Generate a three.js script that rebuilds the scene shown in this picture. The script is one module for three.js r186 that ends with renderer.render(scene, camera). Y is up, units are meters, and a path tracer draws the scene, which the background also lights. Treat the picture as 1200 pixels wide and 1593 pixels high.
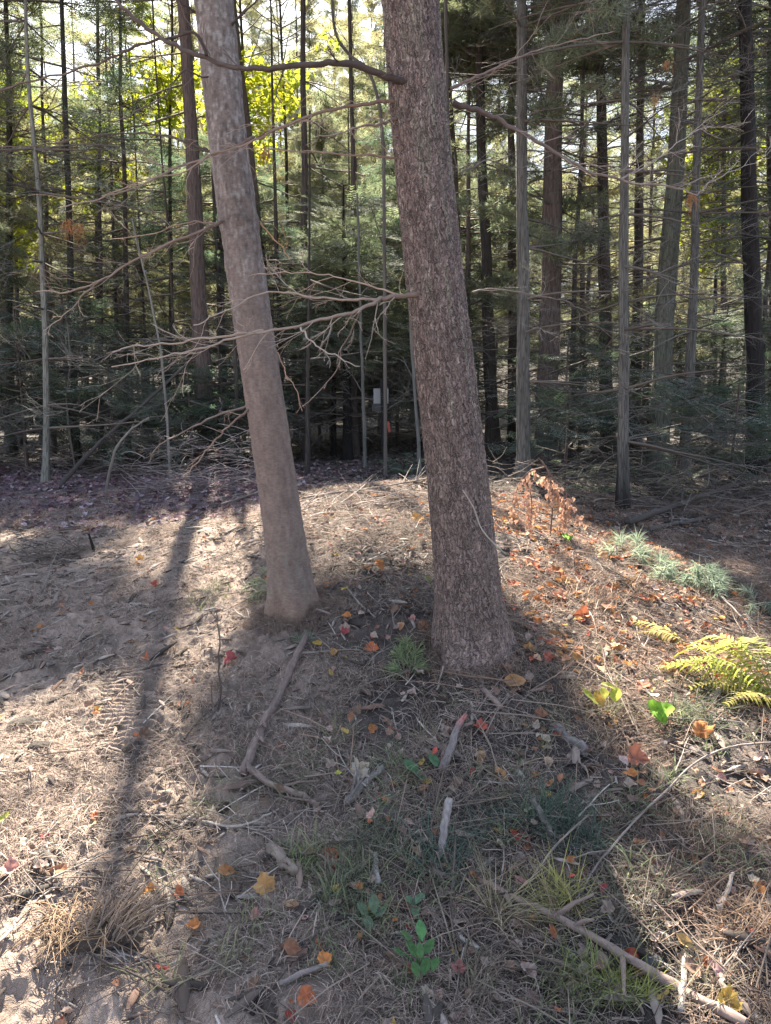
import * as THREE from 'three';
import { mergeGeometries } from 'three/addons/utils/BufferGeometryUtils.js';

// ---------------------------------------------------------------- camera, sky, sun, exposure
const scene = new THREE.Scene();
const V = (x, y, z) => new THREE.Vector3(x, y, z);
const FOV = 66, PITCH = 8.2 * Math.PI / 180, EYE = 1.55;
const camera = new THREE.PerspectiveCamera(FOV, 771 / 1024, 0.05, 1500);
camera.position.set(0, EYE, 0);
camera.rotation.set(-PITCH, 0, 0);
const SUN = new THREE.Vector3(-0.21, Math.tan(45 * Math.PI / 180), -1).normalize();
{
  const W = 512, Hh = 256, data = new Float32Array(W * Hh * 4);
  const zen = [0.10, 0.132, 0.2], hor = [0.21, 0.228, 0.252];
  for (let j = 0; j < Hh; j++) for (let i = 0; i < W; i++) {
    const el = ((j + 0.5) / Hh - 0.5) * Math.PI, az = ((i + 0.5) / W - 0.5) * 2 * Math.PI;
    const x = Math.cos(az) * Math.cos(el), y = Math.sin(el), z = Math.sin(az) * Math.cos(el);
    const t = Math.pow(Math.max(0, y), 0.55), c = x * SUN.x + y * SUN.y + z * SUN.z;
    const glow = 0.45 * Math.pow(Math.max(0, c), 10);
    const cl = 0.16 * (Math.sin(3.1 * x + 5.3 * y) * Math.sin(4.3 * z - 2.2 * x) + 0.6 * Math.sin(9 * x + 7 * z) * Math.sin(8 * y + 3));
    for (let k = 0; k < 3; k++) data[(j * W + i) * 4 + k] = (hor[k] + (zen[k] - hor[k]) * t) * (1 + cl) + glow * [1, 0.95, 0.86][k];
    data[(j * W + i) * 4 + 3] = 1;
  }
  const sky = new THREE.DataTexture(data, W, Hh, THREE.RGBAFormat, THREE.FloatType);
  sky.mapping = THREE.EquirectangularReflectionMapping; sky.magFilter = THREE.LinearFilter; sky.needsUpdate = true;
  scene.background = sky; scene.environment = sky;
}
const sun = new THREE.DirectionalLight(new THREE.Color().setRGB(1, 0.9, 0.74), 5);
sun.target.position.set(0, 0, -6); sun.position.copy(SUN).multiplyScalar(60).add(sun.target.position);
sun.castShadow = true; sun.shadow.mapSize.set(2048, 2048);
Object.assign(sun.shadow.camera, { left: -40, right: 40, top: 40, bottom: -40, near: 1, far: 160 });
scene.add(sun, sun.target);
const renderer = new THREE.WebGLRenderer({ antialias: true });
renderer.toneMapping = THREE.LinearToneMapping;
renderer.toneMappingExposure = 7.5;
renderer.shadowMap.enabled = true;

// ---------------------------------------------------------------- helpers
function rng(seed) { let s = seed >>> 0; return () => { s = (s + 0x6d2b79f5) | 0; let t = Math.imul(s ^ (s >>> 15), 1 | s); t = (t + Math.imul(t ^ (t >>> 7), 61 | t)) ^ t; return ((t ^ (t >>> 14)) >>> 0) / 4294967296; }; }
const clamp = (x, a, b) => Math.min(b, Math.max(a, x)), lerp = (a, b, t) => a + (b - a) * t;
const sst = (a, b, x) => { const t = clamp((x - a) / (b - a), 0, 1); return t * t * (3 - 2 * t); };
function hash2(i, j) { let h = Math.imul(i | 0, 374761393) ^ Math.imul(j | 0, 668265263); h = Math.imul(h ^ (h >>> 13), 1274126177); return ((h ^ (h >>> 16)) >>> 0) / 4294967296; }
function vn(x, y) { const i = Math.floor(x), j = Math.floor(y); let u = x - i, v = y - j; u = u * u * (3 - 2 * u); v = v * v * (3 - 2 * v); return lerp(lerp(hash2(i, j), hash2(i + 1, j), u), lerp(hash2(i, j + 1), hash2(i + 1, j + 1), u), v) * 2 - 1; }
const fbm = (x, y, n) => { let s = 0, a = 0.5; for (let k = 0; k < n; k++) { s += a * vn(x, y); x = x * 2.03 + 17.1; y = y * 2.03 - 9.7; a *= 0.5; } return s; };
function worley(x, y) { const i = Math.floor(x), j = Math.floor(y); let a = 9, b = 9, id = 0; for (let p = -1; p < 2; p++) for (let q = -1; q < 2; q++) { const cx = i + p + hash2(i + p, j + q), cy = j + q + hash2(i + p + 71, j + q - 37), d = Math.hypot(cx - x, cy - y); if (d < a) { b = a; a = d; id = hash2(i + p + 5, j + q + 11); } else if (d < b) b = d; } return [a, b - a, id]; }

const FPX = 796.5 / Math.tan(FOV * Math.PI / 360);
const cp = Math.cos(PITCH), sp = Math.sin(PITCH);
function dir(px, py) { const x = (px - 600) / FPX, y = -(py - 796.5) / FPX; return V(x, y * cp - sp, -cp - y * sp); }
function P(px, py, d) { const r = dir(px, py); return r.multiplyScalar(d / -r.z).add(V(0, EYE, 0)); }
function toPx(v) { const y = v.y - EYE, z = v.z, yy = y * cp - z * sp, zz = y * sp + z * cp; return [600 + FPX * v.x / -zz, 796.5 - FPX * yy / -zz, -zz]; }

// ---------------------------------------------------------------- the lie of the land
const PROF = [[-60, -0.1], [0, 0], [1.5, 0.0], [2.1, 0.13], [2.8, 0.3], [3.4, 0.45], [4.3, 0.64], [5.2, 0.75], [6.0, 0.79], [7.0, 0.76], [8.2, 0.68], [10, 0.68], [13, 0.72], [20, 0.8], [42, 1.2], [58, 5.5], [90, 12], [400, 30]];
function prof(d) { let k = 1; while (k < PROF.length - 1 && PROF[k][0] < d) k++; const a = PROF[k - 1], b = PROF[k], t = (d - a[0]) / (b[0] - a[0]); const s = clamp(t, 0, 1); return lerp(a[1], b[1], s); }
const ridge = (x, d) => -0.37 * (1 - Math.exp(-Math.pow((x - 0.2) / 1.5, 2))) * sst(2.2, 4, d) * (1 - 0.75 * sst(6.5, 9, d));
const FEET = [[0.41, -3.48, 0.06], [-0.44, -3.73, 0.05]];
function H0(x, z) { const d = -z; return (prof(d - 0.3) + prof(d) * 2 + prof(d + 0.3)) / 4 + ridge(x, d) + 0.05 * fbm(x * 0.7 + 3, z * 0.7, 2) + FEET.reduce((t, [a, b, m]) => t + m * Math.exp(-((x - a) ** 2 + (z - b) ** 2) / 0.075), 0); }
const hit0 = (px, py, f) => { const r = dir(px, py); let t = 0.4, p = V(0, 0, 0); for (let k = 0; k < 6000; k++) { p.copy(r).multiplyScalar(t).add(V(0, EYE, 0)); if (p.y < f(p.x, p.z)) break; t += 0.004 + t * 0.0012; if (t > 200) break; } return p; };
// tyre track: lug ridges pressed in the bare soil
const TA = hit0(205, 1025, H0), TB = hit0(205, 1165, H0), TD = V(TB.x - TA.x, 0, TB.z - TA.z), TL = TD.length(); TD.normalize();
function H(x, z) {
  let h = H0(x, z);
  const d = Math.hypot(x, z);
  if (d < 14) {
    const f = 1 - sst(8, 14, d);
    h += f * (0.055 * fbm(x * 2.3, z * 2.3, 2) + 0.032 * fbm(x * 6.1 + 9, z * 6.1, 2));
    const u = (x - TA.x) * TD.x + (z - TA.z) * TD.z, v = (x - TA.x) * -TD.z + (z - TA.z) * TD.x;
    const w = sst(-0.06, 0.05, u) * (1 - sst(TL - 0.05, TL + 0.12, u)) * sst(-0.14, -0.1, v) * (1 - sst(0.11, 0.15, v));
    if (d < 7) h += (1 - sst(4.5, 7, d)) * (1 - 0.85 * w) * (0.028 * fbm(x * 17, z * 17 + 5, 2) + 0.010 * vn(x * 48, z * 48));
    if (w > 0) { const q = v < -0.01 ? Math.sin((u - 7 * v * v) * 6.283 / 0.058) : Math.sin((u + v * 0.5) * 6.283 / 0.042) * 0.75; h += w * (0.0125 * q - 0.012); }
    const hu = Math.hypot((x - HOLE.x) / 0.22, (z - HOLE.z) / 0.16); if (hu < 1.6) h -= 0.17 * Math.exp(-hu * hu * 2);
  }
  return h;
}
const HOLE = hit0(97, 868, H0);
const G = (px, py, lift = 0) => { const p = hit0(px, py, H); p.y = H(p.x, p.z) + lift; return p; };

// which parts of the foreground the gaps in the canopy leave in the sun (used to choose where the boughs hang)
const LIT = [[150, 1330, 190, 110, 0.5], [390, 1420, 70, 90, 0.5], [300, 880, 120, 60, 0.5], [345, 1170, 65, 150, 1.0], [320, 1000, 95, 80, 1.2], [400, 900, 60, 60, 0.8], [340, 1560, 60, 60, 0.6], [215, 1090, 60, 80, 1.0], [330, 820, 190, 60, 0.8], [1130, 930, 90, 60, 0.6], [1000, 1380, 150, 50, 0.5], [370, 835, 150, 60, 1.4], [360, 915, 110, 45, 0.9], [190, 1120, 150, 40, 1.2], [260, 1250, 200, 110, 0.9], [120, 1480, 260, 150, 1.0], [330, 1470, 120, 90, 0.8], [60, 1240, 120, 70, 0.5],
  [860, 890, 110, 75, 1.5], [960, 980, 80, 60, 0.9], [1110, 1020, 140, 80, 1.5], [1040, 1100, 150, 70, 0.9], [1150, 1230, 90, 60, 0.6], [1150, 1450, 90, 150, 1.3], [900, 1430, 120, 90, 0.8], [540, 800, 110, 35, 1.2], [610, 860, 80, 50, 0.7], [1050, 900, 70, 50, 0.8], [1000, 1230, 110, 40, 0.4], [650, 800, 50, 40, 0.8], [760, 1190, 60, 40, 0.5], [60, 960, 70, 25, 0.5],
  [100, 960, 150, 70, -0.9], [250, 850, 60, 40, 0.6], [590, 1080, 150, 130, -1.2], [560, 1330, 190, 130, -1.15], [620, 1530, 190, 90, -0.8], [900, 1290, 140, 60, -0.9], [430, 1510, 50, 60, -0.8], [130, 780, 200, 35, -0.8], [1100, 830, 150, 40, -1.0]];
function lit(px, py, x, z) {
  let s = 0.02;
  for (const [cx, cy, rx, ry, w] of LIT) { const dx = (px - cx) / rx, dy = (py - cy) / ry; s += w * Math.exp(-(dx * dx + dy * dy) * 0.9); }
  return s + 1.15 * fbm(x * 2.6 + 40, z * 2.6, 3);
}
const GLOW = [[266, 70, 14, 1.6], [385, 90, 14, 1.5], [445, 90, 15.5, 1.4], [60, 190, 13, 1.8], [1120, 140, 14, 1.5], [880, 300, 17, 1.8], [150, 330, 17, 1.8], [1040, 420, 18, 1.6]].map(([x, y, d, r]) => [P(x, y, d), r]);
const _g = V(0, 0, 0);
function sunGap(p) {
  for (const [c, rad] of GLOW) { _g.subVectors(p, c); const t = _g.dot(SUN); if (t > rad * 0.9 && _g.lengthSq() - t * t < rad * rad * 0.8) return true; } // true where a bough would shade a sunlit patch of the foreground
  let y = 0.5; const q = V(0, 0, 0);
  for (let k = 0; k < 3; k++) { const t = (p.y - y) / SUN.y; q.set(p.x - SUN.x * t, 0, p.z - SUN.z * t); y = H0(q.x, q.z); }
  if (q.z > -1.2 || q.z < -9.5) return false;
  q.y = y; const [px, py] = toPx(q);
  if (px < -150 || px > 1350) return false;
  return lit(px, py, q.x, q.z) > 0.0;
}
function shadesMound(p) { const t = (p.y - 0.4) / SUN.y, x = p.x - SUN.x * t, z = p.z - SUN.z * t; if (z > -1 || z < -7) return false; const [px, py] = toPx(V(x, H0(x, z), z)); return px > 300 && px < 1000 && py > 850 && lit(px, py, x, z) < -0.3; }

// ---------------------------------------------------------------- geometry builder
class MB {
  constructor() { this.p = []; this.c = []; this.u = []; this.i = []; this.n = []; }
  get count() { return this.p.length / 3; }
  v(x, y, z, c, u = 0, v = 0) { this.p.push(x, y, z); this.c.push(c[0], c[1], c[2]); this.u.push(u, v); return this.count - 1; }
  t(a, b, c) { this.i.push(a, b, c); }
  tri(a, b, c, col) { const i = this.v(a.x, a.y, a.z, col); this.v(b.x, b.y, b.z, col, 1, 0); this.v(c.x, c.y, c.z, col, 0, 1); this.t(i, i + 1, i + 2); }
  tube(pts, rad, segs, col, cap = true, ripple = 0, rs = 0) {
    const n = pts.length; let T = V(0, 0, 0), N = V(0, 0, 0), B = V(0, 0, 0), len = 0; const first = this.count;
    for (let k = 0; k < n; k++) {
      T.subVectors(pts[Math.min(k + 1, n - 1)], pts[Math.max(k - 1, 0)]).normalize();
      if (k === 0) { N.set(Math.abs(T.y) > 0.9 ? 1 : 0, Math.abs(T.y) > 0.9 ? 0 : 1, 0); }
      N.addScaledVector(T, -N.dot(T)).normalize(); B.crossVectors(T, N);
      if (k) len += pts[k].distanceTo(pts[k - 1]);
      for (let s = 0; s < segs; s++) {
        const a = s / segs * 6.28318, rr = rad[k] * (1 + (ripple ? ripple * vn(s * 3.1 + rs, len * 30 + rs) : 0)), ca = Math.cos(a) * rr, sa = Math.sin(a) * rr;
        const c = typeof col === 'function' ? col(k / (n - 1), a, len) : col;
        this.v(pts[k].x + N.x * ca + B.x * sa, pts[k].y + N.y * ca + B.y * sa, pts[k].z + N.z * ca + B.z * sa, c, a * rad[0], len);
      }
    }
    for (let k = 0; k < n - 1; k++) for (let s = 0; s < segs; s++) { const a = first + k * segs + s, b = first + k * segs + (s + 1) % segs; this.t(a, b, a + segs); this.t(b, b + segs, a + segs); }
    if (cap) for (const k of [0, n - 1]) { const c = typeof col === 'function' ? col(k / (n - 1), 0, len) : col; const m = this.v(pts[k].x, pts[k].y, pts[k].z, c.map((x) => Math.min(1, x * 1.25))); for (let s = 0; s < segs; s++) { const a = first + k * segs + s, b = first + k * segs + (s + 1) % segs; k ? this.t(a, b, m) : this.t(b, a, m); } }
    return this;
  }
  geo(origin) {
    const g = new THREE.BufferGeometry();
    const p = new Float32Array(this.p); if (origin) for (let k = 0; k < p.length; k += 3) { p[k] -= origin.x; p[k + 1] -= origin.y; p[k + 2] -= origin.z; }
    g.setAttribute('position', new THREE.BufferAttribute(p, 3)); g.setAttribute('color', new THREE.BufferAttribute(new Float32Array(this.c), 3)); g.setAttribute('uv', new THREE.BufferAttribute(new Float32Array(this.u), 2));
    g.setIndex(new THREE.BufferAttribute(new Uint32Array(this.i), 1)); g.computeVertexNormals(); return g;
  }
}
function curve(pts, n) { return new THREE.CatmullRomCurve3(pts, false, 'centripetal').getPoints(n); }
function taper(n, r0, r1, pw = 1) { return Array.from({ length: n }, (_, k) => lerp(r0, r1, Math.pow(k / (n - 1), pw))); }

const used = new Map();
function numbered(name) { const k = used.get(name) || 0; used.set(name, k + 1); return k ? name + '_' + String(k).padStart(3, '0') : name; }
function thing(name, label, category, pos, group) { const o = new THREE.Group(); o.name = numbered(name); o.position.copy(pos); o.userData = { label, category }; if (group) o.userData.group = group; scene.add(o); return o; }
function part(name, geo, mat, parent, label) { const m = new THREE.Mesh(geo, mat); m.name = name; m.castShadow = m.receiveShadow = true; if (label) m.userData.label = label; parent.add(m); return m; }
function solo(name, geo, mat, label, category, pos, group) { const m = new THREE.Mesh(geo, mat); m.name = numbered(name); m.position.copy(pos); m.castShadow = m.receiveShadow = true; m.userData = { label, category }; if (group) m.userData.group = group; scene.add(m); return m; }
function stuff(name, geo, mat, mats, cols, label, category, parent) {
  const m = new THREE.InstancedMesh(geo, mat, mats.length); m.name = parent ? name : numbered(name);
  mats.forEach((x, k) => { m.setMatrixAt(k, x); if (cols) m.setColorAt(k, cols[k]); });
  m.castShadow = m.receiveShadow = true; m.userData = { kind: 'stuff' }; if (label) m.userData.label = label; if (category) m.userData.category = category;
  (parent || scene).add(m); return m;
}
const _q = new THREE.Quaternion(), _e = new THREE.Euler(), _s = V(1, 1, 1);
function mat4(p, rx, ry, rz, s) { _e.set(rx, ry, rz, 'YXZ'); _q.setFromEuler(_e); _s.set(s, s, s); return new THREE.Matrix4().compose(p, _q, _s); }
const C = (r, g, b) => new THREE.Color().setRGB(r, g, b);
const shade = (c, k) => [c[0] * k, c[1] * k, c[2] * k];
const mixc = (a, b, t) => [lerp(a[0], b[0], t), lerp(a[1], b[1], t), lerp(a[2], b[2], t)];
const S = (r, g, b) => [r, g, b].map((x) => Math.pow(x / 255, 2.2));

// ---------------------------------------------------------------- textures and materials
function tex(size, f, srgb) {
  const d = new Uint8Array(size * size * 4);
  for (let j = 0; j < size; j++) for (let i = 0; i < size; i++) { const c = f(i / size, j / size); for (let k = 0; k < 3; k++) d[(j * size + i) * 4 + k] = clamp(Math.round((Array.isArray(c) ? c[k] : c) * 255), 0, 255); d[(j * size + i) * 4 + 3] = 255; }
  const t = new THREE.DataTexture(d, size, size); t.wrapS = t.wrapT = THREE.RepeatWrapping; t.magFilter = THREE.LinearFilter; t.minFilter = THREE.LinearMipmapLinearFilter; t.generateMipmaps = true; if (srgb) t.colorSpace = THREE.SRGBColorSpace; t.needsUpdate = true; return t;
}
// soil: crumbs and short fibres, drawn as many strokes into a height field
const SOIL = (() => {
  const n = 1024, h = new Float32Array(n * n), r = rng(5);
  for (let j = 0; j < n; j++) for (let i = 0; i < n; i++) h[j * n + i] = 0.42 + 0.12 * vn((i % 512) / 9, j / 9) + 0.13 * (r() - 0.5);
  for (let k = 0; k < 9000; k++) {
    const a = r() * 6.283, L = 18 + r() * 60, b = 0.35 + r() * 0.6, w = r() < 0.3 ? 2 : 1; let x = r() * n, y = r() * n, c = (r() - 0.5) * 0.03, aa = a;
    for (let s = 0; s < L; s++) { for (let q = 0; q < w; q++) { const I = ((Math.floor(x) + q) % n + n) % n, J = (Math.floor(y) % n + n) % n; h[J * n + I] = lerp(h[J * n + I], b, 0.7); } x += Math.cos(aa); y += Math.sin(aa); aa += c; }
  }
  return { n, h };
})();
const soilAt = (u, v) => SOIL.h[(Math.floor(v * 1024) & 1023) * 1024 + (Math.floor(u * 1024) & 1023)];
const soilMap = tex(1024, (u, v) => { const k = 0.52 + 0.75 * (soilAt(u, v) - 0.2); return [k, k * 0.985, k * 0.97]; });
const soilBump = tex(1024, soilAt);
const barkMap = tex(512, (u, v) => { const w = worley(u * 16, v * 5); const k = 0.55 + 0.4 * sst(0.02, 0.35, w[1]) + 0.25 * (w[2] - 0.5) + 0.2 * fbm(u * 60, v * 24, 2); return k; });
const fineMap = tex(512, (u, v) => 0.72 + 0.28 * fbm(u * 128, v * 64, 2) + 0.2 * fbm(u * 30, v * 14, 2));
// scaly pine bark and thin ringed bark, each repeating without a seam
const wm = (i, n) => ((i % n) + n) % n;
function vnP(x, y, px, py) { const i = Math.floor(x), j = Math.floor(y); let u = x - i, v = y - j; u = u * u * (3 - 2 * u); v = v * v * (3 - 2 * v); const h = (a, b) => hash2(wm(a, px) + 13, wm(b, py) + 57); return lerp(lerp(h(i, j), h(i + 1, j), u), lerp(h(i, j + 1), h(i + 1, j + 1), u), v) * 2 - 1; }
function worleyP(x, y, px, py) { const i = Math.floor(x), j = Math.floor(y); let a = 9, b = 9, id = 0; for (let p = -1; p < 2; p++) for (let q = -1; q < 2; q++) { const I = wm(i + p, px), J = wm(j + q, py), cx = i + p + hash2(I, J), cy = j + q + hash2(I + 71, J + 37), d = Math.hypot(cx - x, cy - y); if (d < a) { b = a; a = d; id = hash2(I + 5, J + 11); } else if (d < b) b = d; } return [a, b - a, id]; }
const scaly = (() => { const n = 1024, col = new Float32Array(n * n), hgt = new Float32Array(n * n);
  for (let j = 0; j < n; j++) for (let i = 0; i < n; i++) { const u = i / n, v = j / n, wx = 0.5 * vnP(u * 12, v * 20, 12, 20) + 0.28 * vnP(u * 44, v * 30, 44, 30) + 0.16 * vnP(u * 120, v * 100, 120, 100), wy = 0.7 * vnP(u * 20, v * 12, 20, 12) + 0.3 * vnP(u * 60, v * 40, 60, 40) + 0.14 * vnP(u * 130, v * 90, 130, 90);
    const A = worleyP(u * 26 + wx, v * 9 + wy, 26, 9), B = worleyP(u * 60 + wx * 2, v * 30 + wy * 2, 60, 30), f = vnP(u * 128, v * 90, 128, 90), g = vnP(u * 256, v * 256, 256, 256);
    const gap = 0.5 + 0.5 * vnP(u * 18, v * 14, 18, 14), e = 1 - (1 - sst(0.0, 0.16 + 0.22 * gap, A[1])) * (0.55 + 0.45 * gap), e2 = sst(0, 0.3, B[1]), top = 0.55 + 0.45 * A[2]; hgt[j * n + i] = clamp(e * top * 0.75 + e * e2 * 0.18 + 0.05 * f + 0.03 * g, 0, 1);
    col[j * n + i] = clamp(lerp(0.2, 0.68 + 0.24 * (A[2] - 0.5) + 0.26 * (B[2] - 0.5), e) * lerp(0.74, 1, e2) + 0.15 * f + 0.09 * g + (B[2] > 0.88 ? 0.24 * e * e2 : 0), 0.05, 1); }
  return { n, col, hgt }; })();
const scalyMap = tex(1024, (u, v) => { const k = scaly.col[Math.floor(v * 1024) * 1024 + Math.floor(u * 1024)]; return [k, k * 0.97, k * 0.95]; }), scalyBump = tex(1024, (u, v) => scaly.hgt[Math.floor(v * 1024) * 1024 + Math.floor(u * 1024)]);
const ringed = (() => { const n = 1024, h = new Float32Array(n * n), r = rng(17); for (let j = 0; j < n; j++) for (let i = 0; i < n; i++) h[j * n + i] = 0.62 + 0.09 * vnP(i / 8, j / 8, 128, 128) + 0.1 * vnP(i / 40, j / 16, 26, 64) + 0.07 * (r() - 0.5);
  for (let k = 0; k < 2600; k++) { const hz = r() < 0.75, L = hz ? 12 + r() * 60 : 6 + r() * 30, b = r() < 0.5 ? 0.3 + 0.2 * r() : 0.75 + 0.25 * r(), w = 1 + Math.floor(r() * 4); let x = r() * n, y = r() * n; for (let q = 0; q < L; q++) { for (let t = 0; t < w; t++) { const X = wm(Math.floor(x) + (hz ? 0 : t), n), Y = wm(Math.floor(y) + (hz ? t : 0), n); h[Y * n + X] = lerp(h[Y * n + X], b, 0.5); } if (hz) { x++; y += (r() - 0.5) * 1.2; } else { y++; x += (r() - 0.5) * 1.2; } } } return h; })();
const ringedMap = tex(1024, (u, v) => ringed[Math.floor(v * 1024) * 1024 + Math.floor(u * 1024)] * 1.1);
const std = (o) => new THREE.MeshStandardMaterial({ vertexColors: true, roughness: 0.95, ...o });
const M = {
  ground: std({ map: soilMap, bumpMap: soilBump, bumpScale: 0.012, roughness: 1 }),
  bark: std({ map: fineMap, bumpMap: fineMap, bumpScale: 0.005 }),
  scaly: std({ map: scalyMap, bumpMap: scalyBump, bumpScale: 0.01 }),
  ringed: std({ map: ringedMap, bumpMap: ringedMap, bumpScale: 0.003 }),
  farBark: std({ map: barkMap, bumpMap: barkMap, bumpScale: 0.012 }),
  wood: std({ map: fineMap, bumpMap: fineMap, bumpScale: 0.0015 }),
  plain: std({}),
  twig: std({ roughness: 0.9 }),
  leaf: new THREE.MeshPhysicalMaterial({ vertexColors: true, roughness: 0.75, transmission: 0.42, thickness: 0, side: THREE.DoubleSide, specularIntensity: 0.5 }),
  dry: new THREE.MeshPhysicalMaterial({ vertexColors: true, roughness: 0.85, transmission: 0.2, thickness: 0, side: THREE.DoubleSide, specularIntensity: 0.4 }),
  needle: new THREE.MeshPhysicalMaterial({ vertexColors: true, roughness: 0.6, transmission: 0.58, thickness: 0, side: THREE.DoubleSide, specularIntensity: 0.6 }),
};
M.leaf.roughness = 1; M.needle.roughness = 0.95; M.dry.roughness = 1;

// ---------------------------------------------------------------- ground sheet
{
  const th = [], rows = [];
  const FINE = 520, half = 43 * Math.PI / 180;
  for (let k = 0; k <= FINE; k++) th.push(-half + 2 * half * k / FINE);
  for (let k = 1; k < 50; k++) th.push(half + (2 * Math.PI - 2 * half) * k / 50);
  for (let r = 0.12; r < 1.5; r += 0.1) rows.push(r);
  for (let r = 1.5; r < 4.6; r += 0.0085) rows.push(r);
  for (let r = 4.6; r < 22; r *= 1.0058) rows.push(r);
  for (let r = 22; r < 500; r *= 1.06) rows.push(r);
  const nt = th.length, mb = new MB();
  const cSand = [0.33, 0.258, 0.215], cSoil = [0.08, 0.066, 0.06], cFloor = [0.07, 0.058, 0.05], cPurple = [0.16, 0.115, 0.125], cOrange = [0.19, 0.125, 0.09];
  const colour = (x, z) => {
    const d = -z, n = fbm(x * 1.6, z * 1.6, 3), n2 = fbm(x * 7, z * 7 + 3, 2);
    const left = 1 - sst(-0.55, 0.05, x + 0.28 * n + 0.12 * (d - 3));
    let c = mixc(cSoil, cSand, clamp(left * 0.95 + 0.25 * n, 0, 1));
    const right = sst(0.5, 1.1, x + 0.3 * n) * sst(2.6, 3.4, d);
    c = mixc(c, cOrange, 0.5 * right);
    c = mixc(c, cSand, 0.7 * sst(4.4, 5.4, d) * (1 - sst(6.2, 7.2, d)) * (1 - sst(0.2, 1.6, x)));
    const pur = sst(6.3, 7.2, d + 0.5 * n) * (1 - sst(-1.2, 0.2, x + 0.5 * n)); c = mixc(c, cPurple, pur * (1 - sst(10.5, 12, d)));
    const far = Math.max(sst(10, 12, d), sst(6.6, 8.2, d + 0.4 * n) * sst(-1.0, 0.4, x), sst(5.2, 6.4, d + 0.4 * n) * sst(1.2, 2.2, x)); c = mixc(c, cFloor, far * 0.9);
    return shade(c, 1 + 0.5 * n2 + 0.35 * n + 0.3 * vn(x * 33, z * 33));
  };
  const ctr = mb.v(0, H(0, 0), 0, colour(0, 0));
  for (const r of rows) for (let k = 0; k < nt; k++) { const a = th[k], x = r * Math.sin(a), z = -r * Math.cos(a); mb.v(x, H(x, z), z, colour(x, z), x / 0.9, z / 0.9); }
  for (let k = 0; k < nt; k++) mb.t(ctr, 1 + (k + 1) % nt, 1 + k);
  for (let j = 0; j < rows.length - 1; j++) for (let k = 0; k < nt; k++) { const a = 1 + j * nt + k, b = 1 + j * nt + (k + 1) % nt; mb.t(a, b, a + nt); mb.t(b, b + nt, a + nt); }
  const g = mb.geo(); const m = new THREE.Mesh(g, M.ground); m.name = 'ground'; m.receiveShadow = true; m.userData = { kind: 'structure', label: 'sandy forest ground rising to a low mound under two pines' };
  scene.add(m); console.log('ground tris', g.index.count / 3);
}

// ---------------------------------------------------------------- foliage and twig sprays (shared by all trees)
function pineSpray(seed, tufts, needles, nl, nw, spread) {
  const r = rng(seed), mb = new MB();
  for (let k = 0; k < tufts; k++) {
    const a = V((r() - 0.5) * spread * 1.2, (r() - 0.5) * spread * 0.7, (k / tufts - 0.3) * spread * 1.8), ax = V((r() - 0.5) * 1.2, r() * 0.9, 1 + r()).normalize();
    for (let i = 0; i < needles; i++) {
      const d = V(r() - 0.5, r() - 0.5, r() - 0.5).normalize().multiplyScalar(0.95).addScaledVector(ax, 0.75).normalize(), w = V(r() - 0.5, r() - 0.5, r() - 0.5).cross(d).normalize().multiplyScalar(nw * 0.5), L = nl * (0.6 + 0.6 * r());
      const s = 0.75 + 0.5 * r(), o = a.clone().addScaledVector(ax, (r() - 0.5) * nl * 0.8), c = [s, s, s];
      mb.tri(o.clone().add(w), o.clone().sub(w), o.clone().addScaledVector(d, L), c);
    }
    if (k) mb.tube([V(0, 0, -spread * 0.6), a], [0.004, 0.002], 3, [1.1, 0.7, 0.55], false);
  }
  return mb.geo();
}
function firSpray(seed, len, sides, wide, nw) {
  const r = rng(seed), mb = new MB();
  mb.tube([V(0, 0, 0), V(0, -0.03 * len, len * 0.5), V(0, -0.1 * len, len)], [0.005, 0.004, 0.002], 3, [1.1, 0.75, 0.6], false);
  for (let k = 0; k < sides; k++) for (const s of [-1, 1]) {
    const t = (k + 0.6 + 0.5 * (r() - 0.5)) / sides, o = V(0, -0.1 * len * t * t, t * len), L = wide * (1 - t * 0.65) * (0.6 + 0.5 * r()), d = V(s, (r() - 0.65) * 0.35, 0.75).normalize();
    const n = Math.max(3, Math.round(L / 0.03));
    for (let q = 0; q < n; q++) for (const e of [-1, 1]) {
      const a = o.clone().addScaledVector(d, (q + 0.4) / n * L), nd = d.clone().applyAxisAngle(V(0, 1, 0), e * (0.9 + 0.3 * r())).add(V(0, (r() - 0.5) * 0.4, 0)), c = 0.75 + 0.5 * r(), w = d.clone().multiplyScalar(nw * 0.5);
      mb.tri(a.clone().add(w), a.clone().sub(w), a.clone().addScaledVector(nd, 0.03 + 0.02 * r()), [c, c, c]);
    }
  }
  return mb.geo();
}
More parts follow.
